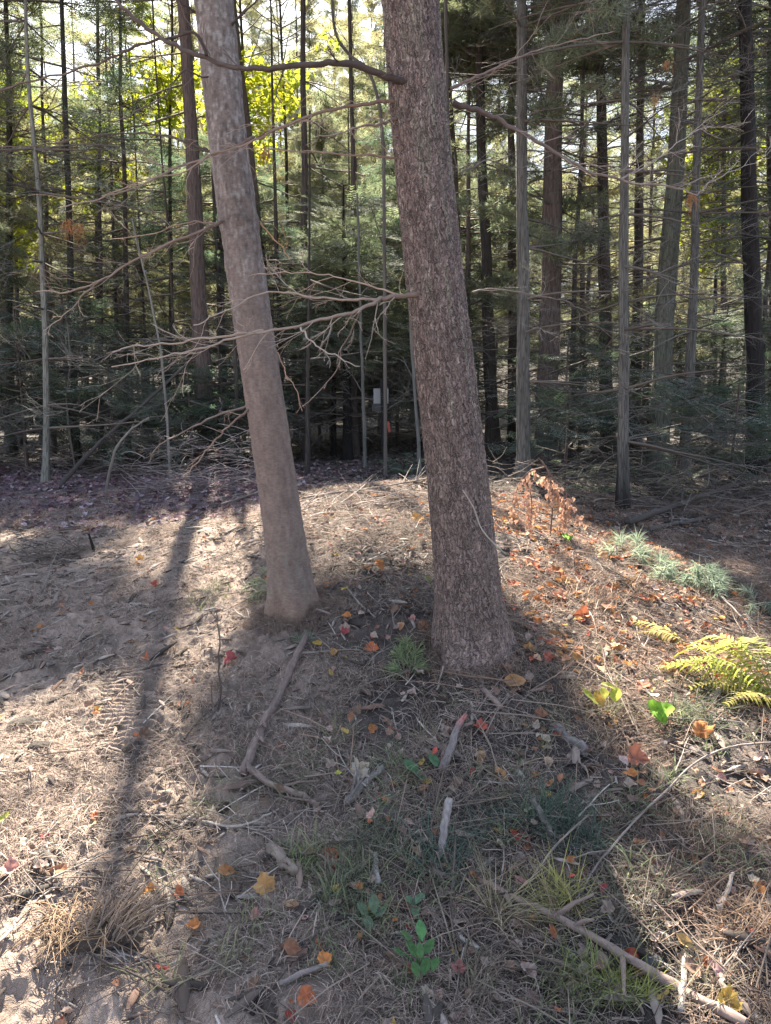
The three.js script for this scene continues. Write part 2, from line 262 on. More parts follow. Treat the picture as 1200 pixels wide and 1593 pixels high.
function bareSpray(seed, len, rad) { // dead, much forked twig
  const r = rng(seed), mb = new MB();
  const grow = (o, d, L, rr, lvl) => {
    const n = 4, pts = [o.clone()]; let p = o.clone(), dd = d.clone();
    for (let k = 0; k < n; k++) { dd.add(V((r() - 0.5) * 0.28, (r() - 0.5) * 0.24, (r() - 0.5) * 0.28)).normalize(); p = p.clone().addScaledVector(dd, L / n); pts.push(p); }
    const s = 0.8 + 0.4 * r(); mb.tube(pts, taper(n + 1, rr, rr * 0.45), 3, [s, s, s], false);
    if (lvl < 2) { const m = lvl ? 3 : 9; for (let k = 0; k < m; k++) { const t = 0.2 + 0.75 * k / m, q = pts[Math.floor(t * n)].clone().lerp(pts[Math.min(n, Math.floor(t * n) + 1)], t * n % 1); grow(q, dd.clone().multiplyScalar(0.8).add(V((r() - 0.5) * 1.7, (r() - 0.4) * 1.1, (r() - 0.5) * 1.7)).normalize(), L * (0.55 - 0.3 * t) * (0.7 + 0.5 * r()), rr * 0.6, lvl + 1); } }
  };
  grow(V(0, 0, 0), V(0, 0.1, 1).normalize(), len, rad, 0);
  return mb.geo();
}
const PINE = [1, 2, 3].map((s) => pineSpray(s, 8, 17, 0.12, 0.009, 0.17));
const FIR = [11, 12, 13].map((s) => firSpray(s, 0.5, 9, 0.24, 0.014));
const BARE = [21, 22, 23].map((s) => bareSpray(s, 0.95, 0.0045));
const OUT = { maple: [[0, 0.04], [0.16, 0.0], [0.3, 0.02], [0.32, 0.12], [0.47, 0.24], [0.43, 0.32], [0.52, 0.5], [0.38, 0.5], [0.28, 0.56], [0.26, 0.74], [0.14, 0.76], [0, 0.98]], oval: [[0, 0], [0.14, 0.12], [0.24, 0.3], [0.28, 0.48], [0.24, 0.68], [0.13, 0.86], [0, 1]], birch: [[0, 0], [0.22, 0.08], [0.34, 0.22], [0.36, 0.36], [0.28, 0.44], [0.27, 0.56], [0.17, 0.68], [0.12, 0.82], [0, 1]] };
function leafInto(mb, kind, size, col, m4, curl, r, veins) {
  const o = OUT[kind], full = [...o, ...o.slice(1, -1).reverse().map(([x, y]) => [-x, y])], v = V(0, 0, 0);
  const fx = (r() - 0.5) * 2, fold = (0.2 + r() * 0.6) * curl, cy = (r() - 0.4) * 1.6 * curl, tw = (r() - 0.5) * 1.5 * curl;
  const put = (x, y, c) => { v.set(x, fold * Math.abs(x) * 1.2 + cy * (y - 0.45) * (y - 0.45) + tw * x * (y - 0.5) + 0.12 * curl * Math.sin(9 * x + fx * 3) * Math.sin(8 * y + fx), (y - 0.4)).multiplyScalar(size).applyMatrix4(m4); return mb.v(v.x, v.y, v.z, c); };
  const jit = full.map(([x, y]) => [x * (1 + 0.15 * (r() - 0.5)), y * (1 + 0.08 * (r() - 0.5))]);
  const mott = veins ? (k) => { const t = r(); return shade(mixc(col, [col[0] * 0.6 + 0.03, col[1] * 0.7 + 0.03, col[2] * 0.8 + 0.02], k * t * t), 0.75 + 0.45 * r()); } : () => shade(col, 0.85 + 0.3 * r());
  const c0 = put(0, 0.4, shade(col, 0.9)), inner = jit.map(([x, y]) => put(x * 0.55, lerp(0.4, y, 0.55), mott(0.9))), outer = jit.map(([x, y]) => put(x, y, mott(1.3)));
  const n = jit.length; for (let k = 0; k < n; k++) { const q = (k + 1) % n; mb.t(c0, inner[k], inner[q]); mb.t(inner[k], outer[k], outer[q]); mb.t(inner[k], outer[q], inner[q]); }
  if (veins) { const a = V(0, 0.004, -0.4).multiplyScalar(size).applyMatrix4(m4), b = V(fx * 0.1, 0.1, -0.75).multiplyScalar(size).applyMatrix4(m4); mb.tube([a, b], [size * 0.018, size * 0.012], 4, shade(col, 0.7), false); }
}
function leafSpray(seed, n, size, spread, kind) { const r = rng(seed), mb = new MB(); for (let k = 0; k < n; k++) leafInto(mb, kind, size * (0.6 + 0.6 * r()), shade([1, 1, 1], 0.7 + 0.5 * r()), mat4(V((r() - 0.5) * spread, (r() - 0.5) * spread * 0.7, (r() - 0.5) * spread), (r() - 0.5) * 2.4, r() * 6.28, (r() - 0.5) * 1.4, 1), 0.35, r); mb.tube([V(0, 0, -spread * 0.6), V(0, 0, spread * 0.4)], [0.004, 0.002], 3, [0.9, 0.5, 0.35], false); return mb.geo(); }
const BROAD = [31, 32].map((s) => leafSpray(s, 13, 0.085, 0.4, 'maple'));

// ---------------------------------------------------------------- a background tree: trunk, dead branches, crown
const NEEDLE = { pine: [0.18, 0.235, 0.15], fir: [0.14, 0.195, 0.115], broad: [0.22, 0.27, 0.035], brown: [0.3, 0.17, 0.09] };
let crownCount = 0;
function tree(o) {
  const r = rng(o.seed), base = o.base.clone(); base.y = H(base.x, base.z) - 0.06;
  const g = thing(o.name || 'pine_tree', o.label, 'tree', base, o.group);
  // trunk
  const n = 26, pts = [], rad = [], top = o.height, bendx = o.bend || 0;
  for (let k = 0; k <= n; k++) { const t = k / n, y = top * t; pts.push(V(o.lean[0] * y + bendx * Math.sin(t * 7) + 0.02 * vn(y * 0.9, o.seed), y, o.lean[1] * y + 0.03 * vn(y * 0.7, o.seed + 9))); rad.push(Math.max(0.012, o.dia * 0.5 * (1 - 0.85 * t) * (1 + 0.5 * Math.exp(-y * 6)))); }
  const mb = new MB(), bc = o.bark, bc2 = o.bark2 || shade(bc, 1.25);
  mb.tube(pts, rad, o.near ? 18 : 9, (t, a, len) => { const q = fbm(a * 2 + o.seed, len * 1.6, 3); let c = mixc(bc, bc2, clamp(0.5 + q * 1.6, 0, 1)); if (o.foot && len < o.foot) c = mixc([0.006, 0.005, 0.005], c, sst(o.foot * 0.75, o.foot, len + 0.06 * q)); return c; }, true, 0.14, o.seed);
  const ug = mb.geo(); const uv = ug.attributes.uv.array; for (let k = 0; k < uv.length; k += 2) { uv[k] *= 2; uv[k + 1] *= 1.1; }
  part('trunk', ug, M.farBark, g);
  const at = (y) => { const f = clamp(y / top, 0, 0.999) * n, k = Math.floor(f); return pts[k].clone().lerp(pts[k + 1], f - k); };
  // boughs
  const wood = new MB(), sprays = [[], [], []], dead = [[], [], []], w = V(0, 0, 0);
  const bough = (y, az, L, slope, live) => {
    const d = V(Math.cos(az), slope, Math.sin(az)).normalize(), a = at(y), bp = [a]; let dd = d.clone(), p = a.clone(), m = 5;
    for (let k = 0; k < m; k++) { dd.add(V((r() - 0.5) * 0.2, (live ? 0.05 : -0.03) + (r() - 0.5) * 0.16, (r() - 0.5) * 0.2)).normalize(); p = p.clone().addScaledVector(dd, L / m); bp.push(p); }
    w.copy(bp[3]).add(base); if (o.kind !== 'broad' && !o.keepAll && sunGap(w)) return;
    const wd = o.near && !live ? new MB() : wood;
    wd.tube(bp, taper(m + 1, Math.min(0.022, 0.006 + L * 0.007), 0.003), 4, shade(o.branch || [0.12, 0.1, 0.085], 0.7 + 0.6 * r()), false);
    if (wd !== wood) part('dead_branch', wd.geo(), M.twig, g);
    const step = live ? (o.step || 0.2) : 0.55;
    for (let s = (live ? 0.18 : 0.3) * L; s < L * 1.05; s += step * (0.7 + 0.6 * r())) {
      const f = clamp(s / L, 0, 0.999) * m, k = Math.floor(f), q = bp[k].clone().lerp(bp[k + 1], f - k);
      const reps = live ? 2 : 1;
      for (let e = 0; e < reps; e++) {
        const yaw = Math.atan2(dd.x, dd.z) + (r() - 0.5) * 2.4;
        const x = mat4(live ? q.clone().add(V((r() - 0.5) * 0.16, (r() - 0.5) * 0.14, (r() - 0.5) * 0.16)) : q, (r() - 0.5) * 0.9, yaw, (r() - 0.5) * 1.2, (live ? 0.8 * (o.size || 1) : 0.6) + 0.5 * r());
        w.copy(q).add(base); if (!o.keepAll && sunGap(w) && !(o.kind === 'broad' && w.z < -13 && w.y < 7)) continue;
        if (live && e === 0 && shadesMound(w)) for (let i = 0; i < 3; i++) sprays[i].push(mat4(q.clone().add(V((r() - 0.5) * 0.5, (r() - 0.5) * 0.4, (r() - 0.5) * 0.5)), (r() - 0.5) * 0.9, r() * 6.28, (r() - 0.5) * 1.2, 1.1));  // extra crown sprays added only to shade the middle of the mound
        (live ? sprays : dead)[Math.floor(r() * 3)].push(x);
      }
    }
  };
  for (let y = o.crown; y < top - 0.15; y += (o.gap || 0.34) * (0.7 + 0.6 * r())) {
    const t = (y - o.crown) / (top - o.crown), L0 = o.spread * (Math.pow(1 - t, 0.75) * (0.55 + 0.45 * sst(0, 0.2, t)) + 0.12), nb = o.nb || 4;
    const a0 = r() * 6.28; for (let k = 0; k < nb; k++) bough(y + (r() - 0.5) * 0.15, a0 + k * 6.28 / nb + (r() - 0.5) * 0.7, L0 * (0.6 + 0.5 * r()), (o.slope ?? 0.15) + (r() - 0.5) * 0.3, true);
  }
  if (o.mid) for (let y = 2.3; y < o.crown; y += 0.34) bough(y + 0.2 * r(), r() * 6.28, 0.7 + 0.8 * r(), -0.1 + 0.3 * r(), true);
  for (let y = o.deadFrom ?? 0.7; y < Math.min(Math.max(o.crown + 0.6, o.name === 'young_fir' ? o.height : 0), 6.5); y += 0.4 * (0.6 + 0.8 * r())) { const nb = o.deadN ?? 2; for (let k = 0; k < nb; k++) if (r() < 0.85) bough(y, r() * 6.28, (0.5 + 1.0 * r()) * (o.deadL || 1), (r() - 0.55) * 0.5, false); }
  if (wood.count) part('boughs', wood.geo(), M.twig, g).userData.kind = 'stuff';
  const set = { pine: PINE, fir: FIR, broad: BROAD, brown: FIR }[o.kind], mt = o.kind === 'broad' ? M.leaf : M.needle;
  // the crown and the bare twigs are each one part: copies of a few sprays
  for (let v = 0; v < set.length; v++) { const list = v < 2 && set.length === 2 ? sprays[v].concat(v ? sprays[2] : []) : sprays[v]; if (!list.length) continue; crownCount += list.length;
    stuff('crown', set[v], mt, list, list.map(() => { const k = 0.7 + 0.6 * r(), h = r(), c = o.tint || NEEDLE[o.kind]; return C(c[0] * k * (1 + 0.35 * h), c[1] * k * (1 + 0.1 * h), c[2] * k); }), null, null, g); }
  for (let v = 0; v < 3; v++) if (dead[v].length) { crownCount += dead[v].length; stuff('dead_twigs', BARE[v], M.twig, dead[v], dead[v].map(() => { const k = 0.06 + 0.2 * r() * r(); return C(k * 1.08, k, k * 0.9); }), null, null, g); }
  return g;
}

// the two pines on the mound -----------------------------------------------------------------
function trunkGeo(axis, radius, H1, segs, step, disp, col, origin) {
  const mb = new MB(), rows = Math.ceil(H1 / step);
  for (let j = 0; j <= rows; j++) {
    const y = H1 * j / rows, c = axis(y), R = radius(y);
    for (let s = 0; s <= segs; s++) { const a = s / segs * 6.283185, ss = s % segs, a2 = ss / segs * 6.283185, rr = R(a2), dz = disp(a2, y, R(0)), q = rr + dz; mb.v(c.x + Math.cos(a) * q, c.y, c.z + Math.sin(a) * q, col(a2, y, dz), a / 6.283185 * 2, y * 2.6); }
  }
  for (let j = 0; j < rows; j++) for (let s = 0; s < segs; s++) { const a = j * (segs + 1) + s; mb.t(a, a + segs + 1, a + 1); mb.t(a + 1, a + segs + 1, a + segs + 2); }
  return mb.geo(origin);
}
const wrapN = (f, a, k, y) => { const t = a / 6.283185; const m = sst(0.85, 1, t); return lerp(f(a * k, y), f((a - 6.283185) * k, y), m); };
// a dead bough drawn through given points, with side twigs
function deadBough(parent, origin, pts, r0, r1, twigs, seed, col, o = {}) {
  col = shade(col, 0.95); o = { ...o, tip: shade(o.tip || shade(col, 1.5), 0.92) }; twigs = Math.round(twigs * 0.8);
  const r = rng(seed), mb = new MB(), n = Math.max(10, pts.length * 5), c = curve(pts, n - 1);
  for (let k = 1; k < n; k++) { c[k].y += 0.006 * vn(k * 0.7, seed); c[k].x += 0.006 * vn(k * 0.6, seed + 50); }
  const L = c.reduce((s, p, k) => s + (k ? p.distanceTo(c[k - 1]) : 0), 0);
  const cf = (t, a) => shade(mixc(col, o.tip || shade(col, 1.5), t), 0.75 + 0.5 * hash2(Math.floor(t * 40), Math.floor(a * 2) + seed));
  mb.tube(c, taper(n, r0, r1, 0.7), 8, cf, true, 0.2, seed);
  const grow = (q, d, len, rad, lvl) => {
    const m = 6, pp = [q.clone()]; let p = q.clone(), dd = d.clone(); const sag = (o.up || 0);
    for (let k = 0; k < m; k++) { dd.add(V((r() - 0.5) * 0.55, (r() - 0.5) * 0.5 + sag * 0.06, (r() - 0.5) * 0.5)).normalize(); p = p.clone().addScaledVector(dd, len / m); pp.push(p); }
    mb.tube(pp, taper(m + 1, rad, Math.max(0.0007, rad * 0.35)), 5, shade(o.tip || shade(col, 1.5), 0.7 + 0.7 * r()), false);
    if (lvl < 2) { const b = lvl ? 2 : 3; for (let k = 0; k < b; k++) if (r() < 0.75) { const t = 0.25 + 0.65 * r(), i = Math.floor(t * m); grow(pp[i], dd.clone().add(V((r() - 0.5) * 1.3, (r() - 0.5) * 1.0, (r() - 0.5) * 1.3)).normalize(), len * (0.3 + 0.35 * r()), rad * 0.6, lvl + 1); } }
  };
  for (let k = 0; k < twigs; k++) {
    const t = Math.pow((k + 0.5) / twigs, o.pow || 0.8) * 0.97, i = clamp(Math.floor(t * (n - 1)), 1, n - 2), d = c[i + 1].clone().sub(c[i - 1]).normalize();
    d.multiplyScalar(0.6 + 0.6 * r()).add(V((r() - 0.5) * 1.5, (r() - 0.55) * 1.5 + (o.up || 0), (r() - 0.5) * 1.3)).normalize();
    grow(c[i], d, L * (o.tl || 0.24) * (0.35 + 0.9 * r()), Math.max(0.0011, lerp(r0, r1, t) * 0.3), 0);
  }
  return part('dead_branch', mb.geo(origin), M.twig, parent);
}
const BIG = G(742, 1012), DB = -BIG.z, SML = G(457, 948), DS = -SML.z;
console.log('trunk depths', DB, DS, BIG.y, SML.y);
{
  const g = thing('pine_tree', 'thick scaly barked pine trunk leaning left at the centre of the mound', 'tree', BIG);
  const xT = P(648, 0, DB), slope = (xT.x - BIG.x) / (xT.y - BIG.y), HT = 7.6, base = BIG.clone(); base.y -= 0.22;
  const RAD = (y) => { const h = y - 0.22; const b = 0.1275 - 0.0052 * h; return (a) => b * (1 + 0.36 * Math.exp(-Math.max(0, h) / 0.16) * (1 + 0.45 * Math.cos(a * 3 + 0.6) + 0.4 * Math.cos(a * 5 + 2)) + 0.12 * Math.exp(-Math.max(0, h) / 0.7) + 0.02 * Math.cos(a * 2 + h)); };
  const axis = (y) => V(base.x + slope * y + 0.01 * Math.sin(y * 2.2), base.y + y, base.z + 0.01 * Math.sin(y * 1.7));
  const plate = (a, y) => { const u = a * 0.125 / 0.0135 + 0.5 * vn(y * 16, a * 5), v = y / 0.064 + 0.6 * vn(a * 7, y * 9); return worley(u, v); };
  const rough = (y) => 0.5 + 0.5 * sst(0.55, 1.5, y);
  const disp = (a, y) => { let w = plate(a, y), w2 = plate(a - 6.283185, y), m = sst(0.93, 1, a / 6.283185); const e = lerp(w[1], w2[1], m), id = lerp(w[2], w2[2], m); return rough(y) * (0.003 * sst(0.0, 0.3, e) - 0.002 + 0.002 * (id - 0.5)) + 0.001 * vn(a * 46, y * 42) + 0.002 * vn(a * 18, y * 11); };
  const cLow = [0.325, 0.25, 0.222], cUp = [0.335, 0.25, 0.222], cFl = [0.6, 0.52, 0.48];
  const col = (a, y, dz) => { const q = fbm(a * 5, y * 4, 3), n = vn(a * 40, y * 60), up = sst(0.7, 1.6, y); let c = mixc(cLow, cUp, up);  c = mixc(c, cFl, up * 0.35 * sst(0.25, 0.8, n + q * 0.7)); c = mixc(c, [0.26, 0.29, 0.19], 0.3 * sst(0.1, 0.4, q) * up); return shade(c, 1 + 0.3 * q + 0.12 * n); };
  part('trunk', trunkGeo(axis, RAD, 3.7, 168, 0.0085, disp, col, BIG), M.scaly, g);
  const mb = new MB(), up = []; for (let k = 0; k <= 10; k++) up.push(axis(3.69 + (HT - 3.69) * k / 10)); mb.tube(up, taper(11, RAD(3.7)(0), 0.03), 20, cUp); part('upper_trunk', mb.geo(BIG), M.farBark, g);
  const dk = [0.05, 0.036, 0.032], rd = [0.15, 0.095, 0.075], pale = [0.34, 0.255, 0.2];
  const L = (list, d0, d1) => list.map(([x, y], k) => P(x, y, lerp(d0, d1, k / (list.length - 1))));
  const B = (list, d0, d1, r0, r1, tw, seed, col, o) => deadBough(g, BIG, L(list, d0, d1), r0, r1, tw, seed, col, o);
  B([[640, 134], [618, 124], [600, 117], [550, 100], [500, 98], [450, 103], [400, 107], [365, 105], [330, 94], [290, 79], [250, 58], [210, 28], [175, -6]], DB - 0.08, DB - 0.2, 0.0165, 0.006, 9, 101, dk, { tip: [0.13, 0.1, 0.09], tl: 0.14 });
  B([[322, 86], [300, 52], [270, 58], [230, 66], [200, 78], [160, 96], [110, 112], [50, 126], [-20, 146]], DB - 0.18, DB - 0.1, 0.007, 0.003, 9, 102, dk, { tip: [0.16, 0.12, 0.1], tl: 0.16 });
  B([[625, 156], [600, 158], [560, 164], [520, 171], [470, 184], [420, 207], [380, 226], [330, 241], [290, 266], [220, 282], [160, 305]], DB - 0.05, DB - 0.05, 0.009, 0.002, 14, 103, rd, { tip: pale, tl: 0.17 });
  B([[622, 186], [600, 192], [565, 197], [530, 206], [490, 214]], DB - 0.05, DB - 0.25, 0.008, 0.002, 8, 104, rd, { tip: pale, tl: 0.3 });
  B([[630, 249], [600, 245], [560, 241], [500, 237], [430, 233], [395, 228]], DB - 0.05, DB + 0.15, 0.006, 0.002, 7, 105, rd, { tip: pale, tl: 0.22 });
  B([[655, 458], [620, 462], [590, 466], [565, 478], [540, 488], [500, 498], [430, 512], [370, 525], [320, 540], [250, 556], [175, 572]], DB - 0.08, DB - 0.45, 0.0115, 0.0022, 22, 106, [0.2, 0.14, 0.11], { tip: [0.38, 0.3, 0.24], tl: 0.2, pow: 0.6 });
  B([[590, 466], [540, 465], [490, 462], [440, 455], [400, 460], [340, 490], [300, 505]], DB - 0.1, DB - 0.3, 0.006, 0.002, 9, 107, pale, { tip: [0.4, 0.32, 0.26], tl: 0.22 });
  B([[468, 508], [480, 527], [500, 541], [525, 555], [560, 572]], DB - 0.2, DB - 0.35, 0.004, 0.0016, 4, 108, [0.42, 0.36, 0.31], { tip: [0.42, 0.36, 0.3], tl: 0.25 });
  B([[410, 515], [370, 520], [310, 528], [250, 536], [200, 540], [174, 548]], DB - 0.3, DB - 0.4, 0.006, 0.0018, 8, 109, pale, { tip: [0.4, 0.33, 0.27], tl: 0.22 });
  B([[650, 466], [600, 452], [550, 438], [510, 428], [450, 424], [400, 428]], DB - 0.03, DB + 0.3, 0.005, 0.0015, 9, 110, pale, { tl: 0.25 });
  B([[560, 480], [545, 520], [530, 548], [524, 580], [470, 632]], DB - 0.12, DB - 0.2, 0.0032, 0.0012, 5, 111, rd, { tip: pale, tl: 0.2 });
  B([[705, 160], [740, 171], [770, 183], [800, 200], [850, 230], [900, 258], [950, 277], [1000, 286], [1050, 293], [1085, 303]], DB - 0.02, DB + 0.1, 0.0125, 0.003, 16, 112, [0.08, 0.056, 0.05], { tip: [0.3, 0.24, 0.21], tl: 0.2, up: 0.35, pow: 0.5 });
  B([[960, 280], [1000, 262], [1040, 235], [1080, 205], [1110, 196]], DB + 0.08, DB + 0.2, 0.004, 0.001, 12, 113, [0.3, 0.25, 0.22], { tl: 0.4, up: 0.1 });
  B([[1085, 303], [1110, 280], [1150, 262], [1196, 246]], DB + 0.1, DB + 0.2, 0.003, 0.001, 7, 114, [0.28, 0.24, 0.21], { tl: 0.35 });
  B([[700, 138], [730, 124], [770, 106], [800, 92], [850, 74], [900, 62], [955, 50]], DB - 0.02, DB + 0.5, 0.007, 0.002, 10, 115, rd, { tip: [0.3, 0.22, 0.18], tl: 0.25 });
  B([[735, 455], [770, 448], [830, 460], [880, 470], [925, 490]], DB, DB + 0.6, 0.005, 0.0015, 9, 116, [0.15, 0.12, 0.1], { tl: 0.3 });
  B([[716, 270], [760, 250], [800, 262], [860, 240]], DB, DB + 0.6, 0.004, 0.0014, 8, 117, [0.13, 0.1, 0.09], { tl: 0.3 });
  // knots round the branch stubs
  for (const [x, y, s] of [[640, 134, 0.03], [628, 157, 0.022], [660, 459, 0.028]]) { const kb = new MB(), p = P(x, y, DB - 0.05); kb.tube([p.clone().add(V(x < 680 ? 0.07 : -0.07, 0, 0.02)), p, p.clone().add(V(x < 680 ? -0.02 : 0.02, 0.005, 0))], [s * 0.9, s * 0.75, s * 0.4], 12, [0.06, 0.042, 0.038], true, 0.3, x); part('branch_knot', kb.geo(BIG), M.bark, g); }
  // dry orange needles hanging at the bough ends, and the pale twig leaning on the foot
  { const nb = new MB(), r = rng(77); for (const [x, y, d, n] of [[1078, 305, DB + 0.1, 26], [415, 235, DB, 30], [105, 345, DB + 0.25, 34], [122, 352, DB + 0.25, 24], [1040, 95, DB + 0.8, 20], [1020, 150, DB + 0.8, 16]]) for (let k = 0; k < n; k++) { const p = P(x + (r() + r() - 1) * 9, y + (r() + r() - 1) * 9, d + (r() - 0.5) * 0.04), q = p.clone().add(V((r() - 0.5) * 0.06, -0.02 - 0.08 * r() * r(), (r() - 0.5) * 0.06)); nb.tube([p, q], [0.0016, 0.0006], 3, mixc([0.42, 0.17, 0.06], [0.4, 0.25, 0.13], r()), false); } const m = part('dry_needles', nb.geo(BIG), M.dry, g); m.userData.kind = 'stuff'; }
  // crown above the frame
  const r = rng(9), sp3 = [[], [], []]; for (let k = 0; k < 330; k++) { const y = 4.9 + 3.0 * r(), a = r() * 6.28, q = Math.sqrt(r()) * (8.6 - y) * 0.55, c = axis(y).sub(BIG); c.x += Math.cos(a) * q; c.z += Math.sin(a) * q; if (sunGap(c.clone().add(BIG))) continue; sp3[k % 3].push(mat4(c, (r() - 0.5), r() * 6.28, (r() - 0.5), 1)); }
  sp3.forEach((l, v) => stuff('crown', PINE[v], M.needle, l, l.map(() => C(0.08, 0.12, 0.07)), null, null, g));
}
{
  const g = thing('pine_tree', 'slimmer smooth barked pine trunk left of the thick trunk, leaning left', 'tree', SML);
  const pT = P(332, 0, DS), HT = 7, base = SML.clone(); base.y -= 0.2;
  const cl = curve([SML, P(438, 800, DS), P(412, 620, DS), P(384, 430, DS), P(358, 240, DS), pT, pT.clone().add(pT.clone().sub(P(358, 240, DS)).multiplyScalar(1.6))], 60);
  const axis = (y) => { const Y = base.y + y; if (Y <= cl[0].y) return V(cl[0].x + 0.03 * (cl[0].y - Y), Y, cl[0].z); for (let k = 1; k < cl.length; k++) if (cl[k].y >= Y) { const t = (Y - cl[k - 1].y) / (cl[k].y - cl[k - 1].y); const v = cl[k - 1].clone().lerp(cl[k], t); v.y = Y; return v; } const a = cl[cl.length - 2], b = cl[cl.length - 1], t = (Y - b.y) / (b.y - a.y); return V(b.x + (b.x - a.x) * t, Y, b.z + (b.z - a.z) * t); };
  const hc = P(392, 345, DS).y - base.y; // branch whorl collar
  const RAD = (y) => { const h = y - 0.2, b = 0.093 - 0.0035 * h; return (a) => b * (1 + 0.28 * Math.exp(-Math.max(0, h) / 0.12) * (1 + 0.6 * Math.cos(a * 4 + 1)) + 0.1 * Math.exp(-Math.max(0, h) / 0.5) + 0.05 * Math.exp(-Math.pow((y - hc) / 0.025, 2)) * (1 + 0.5 * Math.cos(a * 5)) + 0.02 * Math.cos(a * 3 + y * 2)); };
  const disp = (a, y) => 0.0022 * wrapN(vn, a, 9, y * 30) + 0.0018 * wrapN(vn, a, 26, y * 55) + 0.003 * sst(0.8, 2, y) * wrapN(vn, a, 3, y * 16) - 0.004 * sst(0.55, 0.9, wrapN(vn, a, 2.2, y * 7)) ;
  const cLow = [0.285, 0.218, 0.187], cUp = [0.26, 0.215, 0.197], pal = [0.5, 0.49, 0.47];
  const col = (a, y) => { const up = sst(1.0, 2.5, y + 0.25 * vn(a * 2, y * 5)), q = wrapN((u, v) => fbm(u, v, 3), a, 4, y * 15), h = vn(a * 5, y * 34); let c = mixc(cLow, cUp, up); c = mixc(c, pal, 0.5 * up * sst(0.15, 0.5, vn(a * 9 + 3, y * 60) + 0.5 * q)); c = mixc(c, [0.1, 0.08, 0.07], 0.55 * up * sst(0.3, 0.6, vn(a * 7 + 30, y * 48))); c = mixc(c, [0.07, 0.05, 0.045], 0.4 * (0.5 + 0.5 * vn(a * 6, 3)) * Math.exp(-Math.pow((y - hc) / 0.02, 2))); const low = 1 - sst(0.3, 0.75, y); c = mixc(c, [0.24, 0.23, 0.18], 0.5 * low * sst(-0.1, 0.3, q)); c = mixc(c, [0.26, 0.16, 0.11], 0.5 * (1 - sst(0.2, 0.34, y))); return shade(c, 1 + 0.25 * q + 0.1 * h); };
  part('trunk', trunkGeo(axis, RAD, 4.1, 120, 0.011, disp, col, SML), M.ringed, g);
  const mb = new MB(), up = []; for (let k = 0; k <= 10; k++) up.push(axis(4.09 + (HT - 4.09) * k / 10)); mb.tube(up, taper(11, RAD(4.1)(0), 0.03), 16, cUp); part('upper_trunk', mb.geo(SML), M.farBark, g);
  const dk = [0.055, 0.04, 0.036], rd = [0.16, 0.105, 0.085], pale = [0.36, 0.27, 0.21];
  const B = (list, d0, d1, r0, r1, tw, seed, col, o) => deadBough(g, SML, list.map(([x, y], k) => P(x, y, lerp(d0, d1, k / (list.length - 1)))), r0, r1, tw, seed, col, o);
  B([[345, 240], [330, 236], [310, 228], [260, 212], [200, 207], [130, 215], [70, 225], [-20, 232]], DS - 0.05, DS + 0.1, 0.007, 0.0025, 10, 201, dk, { tip: [0.14, 0.11, 0.09], tl: 0.16 });
  B([[395, 214], [370, 226], [330, 241], [270, 264], [220, 286], [150, 310], [90, 322]], DS - 0.12, DS - 0.5, 0.008, 0.002, 12, 202, rd, { tip: pale, tl: 0.2 });
  B([[345, 345], [320, 356], [270, 376], [200, 410], [150, 440], [110, 453], [55, 455]], DS - 0.08, DS - 0.4, 0.0085, 0.0022, 12, 203, rd, { tip: pale, tl: 0.2 });
  B([[165, 432], [130, 460], [95, 495], [68, 515]], DS - 0.3, DS - 0.4, 0.004, 0.0015, 5, 204, rd, { tip: pale, tl: 0.2 });
  B([[345, 350], [300, 345], [240, 362], [170, 372]], DS, DS + 0.4, 0.005, 0.0015, 9, 205, rd, { tip: pale, tl: 0.25 });
  B([[388, 636], [372, 650], [350, 670], [330, 690], [310, 715], [285, 742]], DS - 0.05, DS - 0.1, 0.006, 0.0022, 6, 206, rd, { tip: [0.36, 0.26, 0.2], tl: 0.3 });
  B([[385, 632], [340, 646], [300, 664], [260, 685], [240, 700], [232, 722]], DS, DS + 0.5, 0.006, 0.003, 4, 207, [0.16, 0.13, 0.12], { tl: 0.2 });
  B([[432, 548], [445, 580], [460, 605], [472, 640]], DS - 0.04, DS - 0.2, 0.004, 0.0012, 3, 208, [0.3, 0.19, 0.13], { tl: 0.2 });
  B([[400, 215], [425, 200], [470, 190], [520, 182]], DS, DS - 0.4, 0.005, 0.0012, 7, 209, rd, { tip: pale, tl: 0.25 });
  B([[320, 25], [290, 10], [268, -15]], DS, DS - 0.1, 0.008, 0.004, 3, 210, dk, { tl: 0.3 });
  B([[360, 40], [385, 15], [410, -10]], DS - 0.03, DS - 0.2, 0.006, 0.003, 3, 211, dk, { tl: 0.3 });
  B([[345, 100], [320, 120], [290, 110], [255, 150], [210, 175], [180, 190]], DS - 0.03, DS - 0.3, 0.005, 0.002, 8, 212, dk, { tip: [0.17, 0.13, 0.11], tl: 0.22 });
  B([[405, 345], [425, 370], [440, 385], [450, 402]], DS, DS - 0.2, 0.004, 0.0015, 4, 213, [0.4, 0.22, 0.12], { tip: [0.45, 0.27, 0.15], tl: 0.4 });
  const r = rng(19), sp3 = [[], [], []]; for (let k = 0; k < 260; k++) { const y = 4.8 + 2.6 * r(), a = r() * 6.28, q = Math.sqrt(r()) * (8 - y) * 0.5, c = axis(y).sub(SML); c.x += Math.cos(a) * q; c.z += Math.sin(a) * q; if (sunGap(c.clone().add(SML))) continue; sp3[k % 3].push(mat4(c, (r() - 0.5), r() * 6.28, (r() - 0.5), 1)); }
  sp3.forEach((l, v) => stuff('crown', PINE[v], M.needle, l, l.map(() => C(0.08, 0.12, 0.07)), null, null, g));
}

